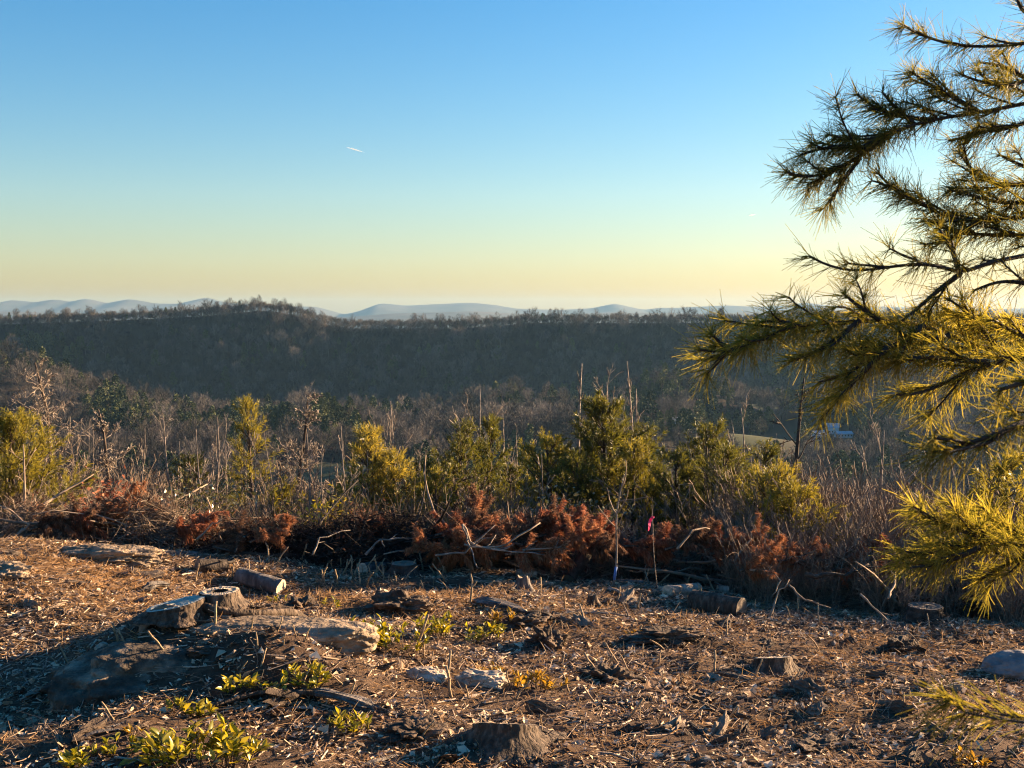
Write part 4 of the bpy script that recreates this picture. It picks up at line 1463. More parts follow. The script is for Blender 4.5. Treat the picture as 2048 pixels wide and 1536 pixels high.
# ------------------------------------------------------------------ stumps, logs, roots, weathered wood
def stump(u, v, r_px, h_px, label, seed, tilt=(0, 0), hollow=False, flare=.35, mat='bark', cut='cut', Yo=None, aspect=1.0, furrow=.10, jag=0.0, sink=.06):
    r = np.random.default_rng(seed)
    g = G(u, v)
    Y = g[1]
    R = r_px / FPX * Y
    H = h_px / FPX * Y * .85
    flare = flare * 1.35
    root = thing('stump', g, label, 'stump', 'cut tree stumps in the clearing')
    N_, M_ = 110, 14
    th = np.arange(N_) / N_ * 2 * math.pi
    lobes = .5 * np.cos(th * 3 + seed) + .35 * np.cos(th * 5 + seed * 2) + .3 * np.cos(th * 2 + seed * 1.7)
    zz = np.linspace(-sink, 1, M_)
    rows = []
    for z in zz:
        t = max(z, 0)
        fl = flare * (1 - t) ** 2.2
        rr = R * (1 + fl * (1 + .7 * lobes) + .025 * lobes)
        rr = rr + R * furrow * (1 - .6 * t) * (np.abs(noise2(th / (2 * math.pi) * 26 + 4 * noise2(th * 3, z * 2 + th * 0, seed), z * 2.0 + th * 0, seed)) - .35) + R * .03 * r.normal(size=N_) * .4
        if z > .97:
            rr = rr - R * .03
        zt = z * H * np.ones(N_)
        if t > 0:
            zt = zt + t * (np.cos(th) * R * tilt[0] + np.sin(th) * R * tilt[1])
            if jag:
                zt = zt + t ** 3 * H * jag * fbm2(th * 2.2, th * 0 + seed, 3, seed)
        rows.append(np.stack([rr * np.cos(th), rr * np.sin(th) * aspect, zt], -1))
    V = np.array(rows)
    idx = np.arange(M_ * N_).reshape(M_, N_)
    F = np.stack([idx[:-1], np.roll(idx, -1, 1)[:-1], np.roll(idx, -1, 1)[1:], idx[1:]], -1).reshape(-1, 4)
    mb = MB()
    mb.add(V.reshape(-1, 3), F)
    obj('bark', mb, mat, root)
    top = V[-1]
    c = top.mean(0)
    rings = [1.0, .85, .66, .45] + ([.43] if hollow else [.2])
    W = np.array([c + (top - c) * s + [0, 0, .004 * math.sin(i * 2.1)] + (r.normal(0, .0015, top.shape)) * (i > 0) for i, s in enumerate(rings)])
    W[:, :, 2] += .002
    idx = np.arange(len(rings) * N_).reshape(len(rings), N_)
    F = np.stack([idx[:-1], np.roll(idx, -1, 1)[:-1], np.roll(idx, -1, 1)[1:], idx[1:]], -1).reshape(-1, 4)
    mb = MB()
    if hollow:
        mb.add(W[:4].reshape(-1, 3), F[:3 * N_])
        obj('cut_face', mb, cut, root, False)
        inn = np.array([c + (top - c) * .45 + [0, 0, .001], c + (top - c) * .43 - [0, 0, H * .35], c + (top - c) * .3 - [0, 0, H * .7], c - [0, 0, H * .72] + (top - c) * .02])
        idx = np.arange(4 * N_).reshape(4, N_)
        F2 = np.stack([idx[:-1], np.roll(idx, -1, 1)[:-1], np.roll(idx, -1, 1)[1:], idx[1:]], -1).reshape(-1, 4)
        mb = MB()
        mb.add(inn.reshape(-1, 3), F2)
        obj('hollow', mb, 'bark_dark', root)
    else:
        Vv = np.concatenate([W.reshape(-1, 3), [c + [0, 0, .002]]])
        k = np.arange(N_)
        cf = np.stack([(len(rings) - 1) * N_ + k, (len(rings) - 1) * N_ + (k + 1) % N_, np.full(N_, len(rings) * N_), np.full(N_, len(rings) * N_)], -1)
        mb.add(Vv, np.concatenate([F, cf]))
        obj('cut_face', mb, cut, root, False)
    return root


stump(352, 1232, 60, 30, 'broad stump with a slanted grey green cut top on the mound', 801, tilt=(.20, -.03), cut='cut_grey', flare=.22, furrow=.16)
stump(440, 1212, 40, 36, 'hollow stump with a pale ring top beside the slanted stump', 802, hollow=True, cut='cut', flare=.30, tilt=(.04, .0))
stump(1012, 1485, 64, 44, 'dark sawn stump with rough vertical bark in the front', 803, mat='bark', cut='cut_dark', flare=.55, furrow=.22, tilt=(-.04, -.36))
stump(1545, 1345, 38, 36, 'low stump with one sunlit orange side at right', 804, mat='bark', cut='cut', flare=.5, furrow=.12, tilt=(.04, -.27))
stump(1185, 1212, 10, 26, 'small narrow stub stump behind the thin stick', 805, mat='bark', cut='cut_dark', flare=.7, jag=.15)
stump(1046, 1180, 14, 28, 'small pale split stump near the back of the clearing', 806, mat='wood_grey', cut='cut', flare=.45, jag=.3, tilt=(.1, -.3))
stump(808, 1150, 26, 28, 'round dark stump at the foot of the black brush heap', 807, mat='bark_dark', cut='cut_dark', flare=.4, furrow=.2)
stump(1850, 1240, 34, 34, 'square dark stump at the right edge of the clearing', 808, mat='bark_dark', cut='cut_dark', flare=.15, furrow=.2)


def log(u0, v0, u1, v1, r_px, label, seed, mat='bark', cut='cut', Y0=None, Y1=None, swing=0.0, name='log', group='cut logs at the back of the clearing'):
    a = at(u0, v0, Y0) if Y0 else G(u0, v0)
    b = at(u1, v1, Y1) if Y1 else G(u1, v1)
    R = r_px / FPX * a[1]
    if not Y0:
        a = a + [0, 0, R * .5]
    if not Y1:
        b = b + [0, 0, R * .5]
    if swing:                                    # turn the far end towards the viewer
        q = at(u1, v1, b[1] - swing)
        b = np.array([q[0], q[1], hz(q[0], q[1]) + R * .5])
    c = (a + b) / 2
    root = thing(name, c, label, 'log', group)
    n, N_ = 14, 30
    t = np.linspace(0, 1, n)
    d = unit(b - a)
    s = unit(np.cross(d, [0, 0, 1]))
    w = np.cross(s, d)
    th = np.arange(N_) / N_ * 2 * math.pi
    Rr = R * (1 + .08 * fbm2(th[None] * 1.0, t[:, None] * 3, 3, seed) + .10 * (np.abs(noise2(th[None] * 4.5, t[:, None] * 4, seed)) - .3))
    V = (a + (b - a) * t[:, None])[:, None] - c + Rr[..., None] * (np.cos(th)[None, :, None] * s + np.sin(th)[None, :, None] * w)
    idx = np.arange(n * N_).reshape(n, N_)
    F = np.stack([idx[:-1], np.roll(idx, -1, 1)[:-1], np.roll(idx, -1, 1)[1:], idx[1:]], -1).reshape(-1, 4)
    mb = MB()
    mb.add(V.reshape(-1, 3), F)
    obj('bark', mb, mat, root)
    for e in (0, n - 1):
        cc = V[e].mean(0)
        W = np.concatenate([V[e], cc + (V[e] - cc) * .6, [cc]]) + (-d if e == 0 else d) * .003
        k = np.arange(N_)
        k2 = (k + 1) % N_
        f = np.concatenate([np.stack([k, k2, N_ + k2, N_ + k], -1), np.stack([N_ + k, N_ + k2, np.full(N_, 2 * N_), np.full(N_, 2 * N_)], -1)])
        mb = MB()
        mb.add(W, f)
        obj('cut_face', mb, cut, root, False)
    return root


log(478, 1160, 562, 1152, 18, 'grey log with its pale sawn end facing right, behind the hollow stump', 821, 'wood_grey', 'cut', swing=.35)
log(395, 1140, 452, 1142, 15, 'short dark log half hidden in shade left of the grey log', 822, 'bark_dark', 'cut_dark')
log(725, 1145, 795, 1140, 13, 'short pale grey log under the black brush heap', 823, 'wood_grey', 'cut')
log(1385, 1212, 1482, 1214, 22, 'thick dark log with a round sawn end facing right', 824, 'bark', 'cut_dark', swing=.45)
log(1335, 1190, 1395, 1185, 13, 'pale peeled log left of the thick sawn log', 825, 'wood_pale', 'cut')
log(1033, 1127, 1074, 1131, 7, 'short white peeled log piece below the red boughs', 826, 'wood_pale', 'cut')
log(1140, 1148, 1205, 1055, 13, 'dark trunk piece leaning up into the brush', 827, 'bark_dark', 'cut_dark', None, G(1140, 1148)[1] + .45)
log(1440, 1172, 1462, 1170, 9, 'small pale log chunk behind the thick sawn log', 828, 'wood_pale', 'cut')
log(270, 1105, 395, 1112, 6, 'thin grey pole lying behind the weathered rock slab', 829, 'wood_grey', 'cut')
log(1235, 1150, 1290, 1150, 5, 'thin pale pole lying at the foot of the tangle', 830, 'wood_grey', 'cut')


def root_piece(pts_uv, radii_px, label, seed, mat='root'):
    P, R = [], []
    for (u, v, lift), rp in zip(pts_uv, radii_px):
        g = G(u, v)
        P.append(g + [0, 0, lift])
        R.append(rp / FPX * g[1])
    P, R = np.array(P), np.array(R)
    t, tt = np.linspace(0, 1, len(P)), np.linspace(0, 1, 26)
    for k in range(3):
        pass
    S = np.stack([np.interp(tt, t, P[:, k]) for k in range(3)], -1)
    ker = np.array([1, 2, 3, 2, 1]) / 9.
    S2 = np.stack([np.convolve(np.pad(S[:, k], 2, 'edge'), ker, 'valid') for k in range(3)], -1)
    mb = MB()
    c = S2[0].copy()
    mb.tube(S2 - c, np.interp(tt, t, R), 12, rough=.25, seed=seed)
    o = obj('exposed_root', mb, mat)
    o.location = c
    return tag(o, label, 'root', 'exposed roots around the stumps')


root_piece([(283, 1268, -.02), (295, 1258, .06), (325, 1248, .10), (365, 1245, .08), (400, 1240, .02)], [8, 10, 11, 9, 6], 'pale arching root below the slanted stump', 841)
root_piece([(365, 1225, .03), (400, 1228, .05), (440, 1235, .04), (520, 1240, .04), (590, 1245, .07), (640, 1262, .01)], [7, 9, 8, 9, 9, 5], 'long dark root running right from the stumps to the ledge', 842, 'bark')
root_piece([(420, 1420, .02), (520, 1395, .03), (640, 1400, .04), (700, 1408, .03)], [5, 5, 6, 4], 'thin root in front of the boulder ledge', 843, 'bark')


def weathered(u0, v0, u1, v1, r_px, label, seed, mat='wood_grey', flat=.5, lift=.3, cat='wood', name='weathered_wood', group='weathered wood pieces on the ground'):
    """a splintered piece of grey wood, ridged along the grain"""
    a, b = G(u0, v0), G(u1, v1)
    R = r_px / FPX * a[1]
    a, b = a + [0, 0, R * lift], b + [0, 0, R * lift]
    c = (a + b) / 2
    r = np.random.default_rng(seed)
    d = unit(b - a)
    s = unit(np.cross(d, [0, 0, 1]))
    w = np.cross(s, d)
    n, N_ = 16, 22
    t = np.linspace(0, 1, n)
    th = np.arange(N_) / N_ * 2 * math.pi
    env = np.minimum(1, np.minimum(t, 1 - t) * 5 + .12)[:, None] * (.8 + .35 * noise2(t * 4, t * 0, seed)[:, None])
    Rr = R * env * (1 + .45 * noise2(th[None] * 3.2, t[:, None] * 1.6, seed) + .18 * noise2(th[None] * 9, t[:, None] * 2.5, seed + 5))
    ext = .12 * np.linalg.norm(b - a) * noise2(th * 3.7, th * 0 + 3, seed)
    lon = t[:, None] * np.linalg.norm(b - a) + np.where(t < .1, -1, np.where(t > .9, 1, 0))[:, None] * np.abs(ext)[None]
    bow = np.sin(t * math.pi) * R * r.uniform(-.6, .8)
    V = a + lon[..., None] * d - c + Rr[..., None] * (np.cos(th)[None, :, None] * s + flat * np.sin(th)[None, :, None] * w) + bow[:, None, None] * w
    idx = np.arange(n * N_).reshape(n, N_)
    F = np.stack([idx[:-1], np.roll(idx, -1, 1)[:-1], np.roll(idx, -1, 1)[1:], idx[1:]], -1).reshape(-1, 4)
    V = V.reshape(-1, 3)
    V = np.concatenate([V, [V[:N_].mean(0), V[-N_:].mean(0)]])
    k = np.arange(N_)
    k2 = (k + 1) % N_
    e0 = np.stack([np.full(N_, n * N_), k2, k, k], -1)
    e1 = np.stack([np.full(N_, n * N_ + 1), (n - 1) * N_ + k, (n - 1) * N_ + k2, (n - 1) * N_ + k2], -1)
    mb = MB()
    mb.add(V, np.concatenate([F, e0, e1]))
    o = obj(name, mb, mat, smooth=False)
    o.location = c
    return tag(o, label, cat, group)


weathered(288, 1188, 335, 1180, 13, 'broken splintered wood stub behind the slanted stump', 809, 'wood_grey', .9, .8)
weathered(610, 1385, 765, 1425, 15, 'long splintered grey wood with deep grain at centre left', 851)
weathered(690, 1420, 800, 1432, 9, 'lower thin splintered wood beside the long grey piece', 852)
weathered(955, 1205, 1050, 1228, 16, 'torn grey root wood behind the green sprigs', 853)
weathered(1050, 1230, 1110, 1240, 11, 'dark torn wood right of the grey root wood', 854, 'bark_dark')
weathered(1405, 1350, 1500, 1362, 8, 'dark flat wood strip left of the low right stump', 855, 'bark')
weathered(1395, 1380, 1500, 1400, 8, 'grey flat wood strip below the low right stump', 856)
weathered(1370, 1440, 1420, 1475, 8, 'dark slanting wood piece at lower right', 857, 'bark_dark')
weathered(155, 1480, 240, 1462, 9, 'flat blue grey plank splinter lying in the shade at lower left', 858, flat=.25)
weathered(215, 1455, 262, 1440, 6, 'narrow grey splinter above the plank splinter', 859, flat=.25)
weathered(250, 1470, 300, 1455, 9, 'dark wood chunk right of the plank splinter', 860, 'bark')
weathered(495, 1425, 545, 1410, 6, 'bright tan bark strip in front of the boulder', 861, 'wood_pale', flat=.3)
weathered(575, 1418, 640, 1420, 6, 'bright tan flat chip right of the bark strip', 862, 'wood_pale', flat=.3)
weathered(455, 1425, 500, 1412, 4, 'thin tan splinter left of the bark strip', 863, 'wood_pale', flat=.3)
weathered(1160, 1455, 1205, 1445, 5, 'pale curved chip right of the front stump', 864, 'wood_pale', flat=.4)
weathered(925, 1400, 985, 1388, 6, 'pale bent wood sliver behind the front stump', 865, 'wood_pale', flat=.4)
weathered(810, 1395, 860, 1400, 4, 'pale thin sliver left of the front stump', 866, 'wood_pale', flat=.4)
weathered(1730, 1320, 1820, 1335, 6, 'grey wood strip right of the low stump', 867)
weathered(730, 1530, 800, 1510, 7, 'grey bark strip at the bottom edge near the centre', 868)
weathered(1620, 1525, 1650, 1534, 8, 'orange brown wood chip at the bottom edge right of centre', 869, 'wood_pale', flat=.3)
weathered(1190, 1480, 1215, 1500, 7, 'short dark stick chunk right of the front stump', 870, 'bark_dark')


# ------------------------------------------------------------------ rocks and clods
def ico(sub):
    import bmesh
    bm = bmesh.new()
    bmesh.ops.create_icosphere(bm, subdivisions=sub, radius=1.0)
    bm.verts.ensure_lookup_table()
    V = np.array([v.co[:] for v in bm.verts])
    F = np.array([[v.index for v in f.verts] for f in bm.faces])
    bm.free()
    return V, F


ICO5, ICO3, ICO1 = ico(6), ico(4), ico(3)


def rock(u, v, size, rot, label, seed, mat='rock', amp=.22, sink=.35, cat='rock', name='boulder', pos=None, hi=True, group=None, freq=1.3, sq=1.0):
    V, F = ICO5 if hi else ICO3
    g = G(u, v) if pos is None else np.array(pos)
    x, y, z = V.T
    p = np.sign(V) * np.abs(V) ** sq
    n1 = fbm3(x * freq + seed, y * freq, z * freq, 3, seed)
    n2 = fbm3(x * 6 + seed, y * 6, z * 6, 4, seed + 9)
    q = p * (1 + amp * n1 + amp * .26 * n2)[:, None]
    q = q * np.asarray(size)
    c, s = math.cos(rot), math.sin(rot)
    q = q @ np.array([[c, s, 0], [-s, c, 0], [0, 0, 1]])
    q[:, 2] += size[2] * (1 - 2 * sink)
    mb = MB()
    mb.add(q, F)
    o = obj(name, mb, mat)
    o.location = g
    return tag(o, label, cat, group)


def at_h(u, v, z):
    """point on the view ray at height z"""
    d = ray(u, v)
    t = (z - CAM_Z) / d[2]
    return np.array([0, 0, CAM_Z]) + d * t


rock(0, 0, (.55, .42, .21), .12, 'big rounded boulder with a dark shaded face on the left mound', 861, 'rock_shaded', .20, pos=(-2.14, 7.02, .07), sink=.5, sq=.8)
rock(0, 0, (.62, .22, .11), -.10, 'long smooth tan boulder ledge crowning the mound behind the dirt', 872, 'rock', .12, pos=(-1.42, 7.30, .285), sink=.5, sq=.8)
rock(850, 1360, (.115, .07, .05), -.15, 'pale stone, left one of the two light stones at centre', 863, 'rock_pale', .28, .3, name='pale_stone', sq=.8)
rock(962, 1372, (.155, .085, .062), -.25, 'larger pale stone, right one of the two light stones at centre', 864, 'rock_pale', .26, .3, name='pale_stone', sq=.75)
rock(2030, 1345, (.24, .16, .11), 0, 'rounded grey boulder at the right edge of the clearing', 865, 'rock_grey', .15, .35)
rock(200, 1120, (.50, .22, .10), .05, 'flat weathered grey brown rock slab on the left crest', 866, 'rock', .3, .35, name='rock_slab')
rock(10, 1150, (.22, .15, .07), 0, 'low brown rock at the left edge of the dry grass', 867, 'rock', .3, .35)
rock(205, 1300, (.045, .035, .035), .4, 'small pale stone on top left of the big boulder', 868, 'rock_pale', .3, .3, hi=False, name='pale_stone')
rock(35, 1348, (.035, .025, .02), .4, 'small white stone in the shade at far left', 869, 'rock_pale', .3, .3, hi=False, name='pale_stone')
for i, (u, v, s, lab) in enumerate([
    (800, 1218, (.24, .15, .09), 'dark root clump on the ground behind the green sprigs'),
    (1095, 1292, (.12, .10, .09), 'dark hollow clod right of the green sprigs'),
    (1210, 1365, (.18, .12, .08), 'dark clod with twigs right of the pale stones'),
    (1340, 1275, (.26, .12, .05), 'low dark earth clod on the right ground'),
    (1800, 1305, (.14, .09, .08), 'dark knotted clod right of the low stump'),
    (1045, 1250, (.16, .10, .06), 'dark earth clod in front of the torn root wood'),
    (830, 1470, (.16, .10, .05), 'dark earth clod left of the front stump'),
    (1630, 1500, (.18, .10, .05), 'dark earth clod near the bottom right'),
    (600, 1215, (.14, .09, .05), 'dark earth clod right of the hollow stump'),
]):
    rock(u, v, s, .1 * i, lab, 880 + i, 'clod', .5, .4, cat='clod', name='earth_clod', freq=2.2, group='dark earth clods on the ground')


# ------------------------------------------------------------------ leafy sprigs (each leaf a piece of its own)
def leaf_mesh(seed, mat):
    r = np.random.default_rng(seed)
    n = 7
    t = np.linspace(0, 1, n)
    w = .215 * np.sin(np.clip(t * 1.05, 0, 1) * math.pi) ** .75
    curl = r.uniform(-.25, .1)
    zc = curl * t * t
    V = np.concatenate([np.stack([-w, t, zc + w * .45], -1), np.stack([0 * t, t, zc], -1), np.stack([w, t, zc + w * .45], -1)])
    F = []
    for i in range(n - 1):
        F += [(i, n + i, n + i + 1, i + 1), (n + i, 2 * n + i, 2 * n + i + 1, n + i + 1)]
    mb = MB()
    mb.add(V, np.array(F))
    return mb.mesh('leaf', mat)


LEAVES = {m: [leaf_mesh(900 + i, m) for i in range(4)] for m in ('leaf', 'leaf_gold')}


def sprig(u, v, w_px, h_px, label, seed, mat='leaf', n_stem=8, n_leaf=60, leaf=.062):
    n_stem, n_leaf = int(n_stem * 1.7), int(n_leaf * 1.9)
    leaf *= .85
    r = np.random.default_rng(seed)
    g = G(u, v)
    W, H = w_px / FPX * g[1], h_px / FPX * g[1]
    root = thing('leafy_sprig', g, label, 'plant', 'low leafy sprigs on the clearing')
    mb = MB()
    spots = []
    for i in range(n_stem):
        a = r.uniform(0, 6.28)
        R = W * math.sqrt(r.uniform(.05, 1))
        b = np.array([math.cos(a) * R, math.sin(a) * R * .6, 0])
        b[2] = hz(g[0] + b[0], g[1] + b[1]) - g[2] - .01
        pts, d = path(b, [math.cos(a) * .5, math.sin(a) * .5, 1], H * r.uniform(.6, 1.1), 4, r, .15)
        mb.tube(pts, np.linspace(.004, .002, 5), 4, cap=False)
        for k in range(max(1, n_leaf // n_stem)):
            t = r.uniform(.35, 1.0)
            kk = min(int(t * 4), 3)
            spots.append((pts[kk] + (pts[kk + 1] - pts[kk]) * (t * 4 - kk), unit(pts[kk + 1] - pts[kk]), t))
    obj('stem', mb, 'bark', root)
    for (q, tan, t) in spots:
        az = r.uniform(0, 6.28)
        out = np.array([math.cos(az), math.sin(az), 0])
        d = unit(out * (1.1 - .5 * t) + tan * .8 + r.normal(0, .15, 3))
        y = Vector(d)
        z = Vector((0, 0, 1)) + Vector(r.normal(0, .35, 3))
        x = y.cross(z).normalized()
        z = x.cross(y).normalized()
        s = leaf * r.uniform(.6, 1.25)
        m = Matrix(((x[0], y[0], z[0]), (x[1], y[1], z[1]), (x[2], y[2], z[2]))) @ Matrix.Diagonal((s, s, s))
        o = bpy.data.objects.new('leaf', LEAVES[mat][int(r.integers(0, 4))])
        COL.objects.link(o)
        o.parent = root
        o.matrix_local = Matrix.Translation(Vector(q)) @ m.to_4x4()


sprig(400, 1532, 105, 75, 'largest yellow green leafy clump at the bottom left', 911, n_stem=34, n_leaf=230, leaf=.074)
sprig(735, 1285, 34, 44, 'bright leafy sprig left of a matching pair beside the ledge', 912, n_stem=10, n_leaf=80)
sprig(800, 1302, 42, 54, 'bright leafy sprig nearest the end of the ledge, right one of the pair', 913, n_stem=12, n_leaf=100)
sprig(876, 1272, 40, 46, 'rounded leafy clump behind the ledge sprigs', 914, n_stem=12, n_leaf=90)
sprig(965, 1285, 34, 40, 'glossy leafy sprig in front of the grey root wood', 915, n_stem=10, n_leaf=64)
sprig(1010, 1250, 20, 28, 'small golden sprig right of the glossy sprig', 916, 'leaf_gold', 6, 30)
sprig(612, 1372, 34, 34, 'yellow leafy sprig on the dirt face below the ledge', 917, n_stem=9, n_leaf=60)
sprig(480, 1382, 30, 30, 'sparse leafy sprig in the shade right of the big boulder', 918, n_stem=7, n_leaf=36)
sprig(540, 1395, 20, 26, 'single thin leafy stem right of the sparse sprig', 919, n_stem=3, n_leaf=14)
sprig(1075, 1385, 40, 34, 'orange yellow sprig right of the larger pale stone', 920, 'leaf_gold', 10, 56)
sprig(1000, 1350, 44, 16, 'low golden sprig strewn behind the larger pale stone', 921, 'leaf_gold', 10, 40, .045)
sprig(1280, 1275, 28, 14, 'low yellow sprig on the open ground right of the dark hollow clod', 922, 'leaf_gold', 7, 34, .045)
sprig(700, 1462, 38, 30, 'low leafy sprig left of the front stump', 923, n_stem=9, n_leaf=60, leaf=.05)
sprig(385, 1432, 40, 28, 'leafy sprig just above the largest clump at lower left', 924, n_stem=8, n_leaf=44)
sprig(230, 1505, 42, 26, 'low leafy sprig left of the largest clump', 925, n_stem=9, n_leaf=50, leaf=.05)
sprig(160, 1536, 34, 30, 'dark green leafy sprig at the bottom left corner', 926, n_stem=8, n_leaf=46)
sprig(1945, 1532, 30, 24, 'golden sprig at the bottom right corner', 927, 'leaf_gold', 8, 40, .05)
sprig(270, 1468, 16, 18, 'small golden sprig beside the dark wood chunk at lower left', 928, 'leaf_gold', 4, 18, .045)
sprig(665, 1215, 20, 18, 'tiny yellow sprig right of the long dark root', 929, n_stem=5, n_leaf=22, leaf=.045)
sprig(560, 1208, 14, 22, 'tiny yellow green sprig beside the hollow stump', 930, n_stem=4, n_leaf=18, leaf=.045)


# ------------------------------------------------------------------ cut stems, litter, straw
def stubs():
    r = np.random.default_rng(21)
    spots = [(335, 1310, 60), (142, 1330, 40), (118, 1330, 30), (235, 1290, 50), (252, 1295, 40), (428, 1255, 52), (497, 1265, 30), (553, 1265, 30), (362, 1255, 48),
             (835, 1310, 85), (900, 1375, 70), (905, 1395, 65), (600, 1125, 45), (532, 1105, 42), (548, 1100, 34), (780, 1130, 30), (755, 1150, 40), (720, 1140, 30),
             (890, 1160, 40), (940, 1210, 60), (1170, 1250, 44), (1130, 1220, 40), (390, 1165, 40), (462, 1155, 30), (1240, 1330, 46), (1260, 1345, 40), (1330, 1300, 40),
             (1430, 1345, 44), (1510, 1355, 40), (1400, 1205, 36), (1640, 1250, 36), (1780, 1300, 30), (1840, 1290, 34), (1455, 1450, 50), (1200, 1360, 60), (520, 1335, 40),
             (365, 1410, 44), (230, 1440, 44), (480, 1345, 30), (700, 1400, 40), (1030, 1400, 50), (1140, 1385, 40), (1195, 1410, 40), (1250, 1440, 56), (840, 1480, 44)]
    nl = len(spots)
    lab = landmark_labels([q[0] for q in spots], [(120, 'the left edge'), (250, 'the big boulder'), (352, 'the slanted stump'), (440, 'the hollow stump'), (550, 'the rock ledge'), (750, 'the ledge sprigs'), (880, 'the pale stones'),
                                                    (1012, 'the front stump'), (1185, 'the stub stump'), (1340, 'the earth clod'), (1440, 'the sawn log'), (1545, 'the low right stump'), (1850, 'the dark right stump')], 'tall cut stem stub')
    for _ in range(150):
        spots.append((r.uniform(480, 1900), r.uniform(1150, 1500), r.uniform(14, 36)))
    for _ in range(40):
        spots.append((r.uniform(640, 900), r.uniform(1130, 1170), r.uniform(18, 40)))
    meshes = []
    for i in range(6):
        mb = MB()
        pts, _ = path([0, 0, -.1], [r.normal(0, .12), r.normal(0, .12), 1], 1.1, 5, r, .10)
        mb.tube(pts, np.linspace(.035, .026, 6), 6)
        if i % 2:
            pp, _ = path(pts[3], [.5, .2, .6], .25, 3, r, .15)
            mb.tube(pp, np.linspace(.018, .010, 4), 5)
        meshes.append(mb.mesh('cut_stem', 'stub'))
    for i, (u, v, hp) in enumerate(spots):
        g = G(u, v)
        H = hp / FPX * g[1]
        o = bpy.data.objects.new('cut_stem', meshes[i % 6])
        COL.objects.link(o)
        o.location = g
        k = min(1.6, .35 / H * .5 + .6) * H
        o.scale = (k, k, H)
        o.rotation_euler = (r.normal(0, .12), r.normal(0, .12), r.uniform(0, 6.28))
        tag(o, lab[i] if i < nl else 'small cut stem stub among the litter of the clearing', 'stub', 'cut stem stubs across the clearing')


stubs()


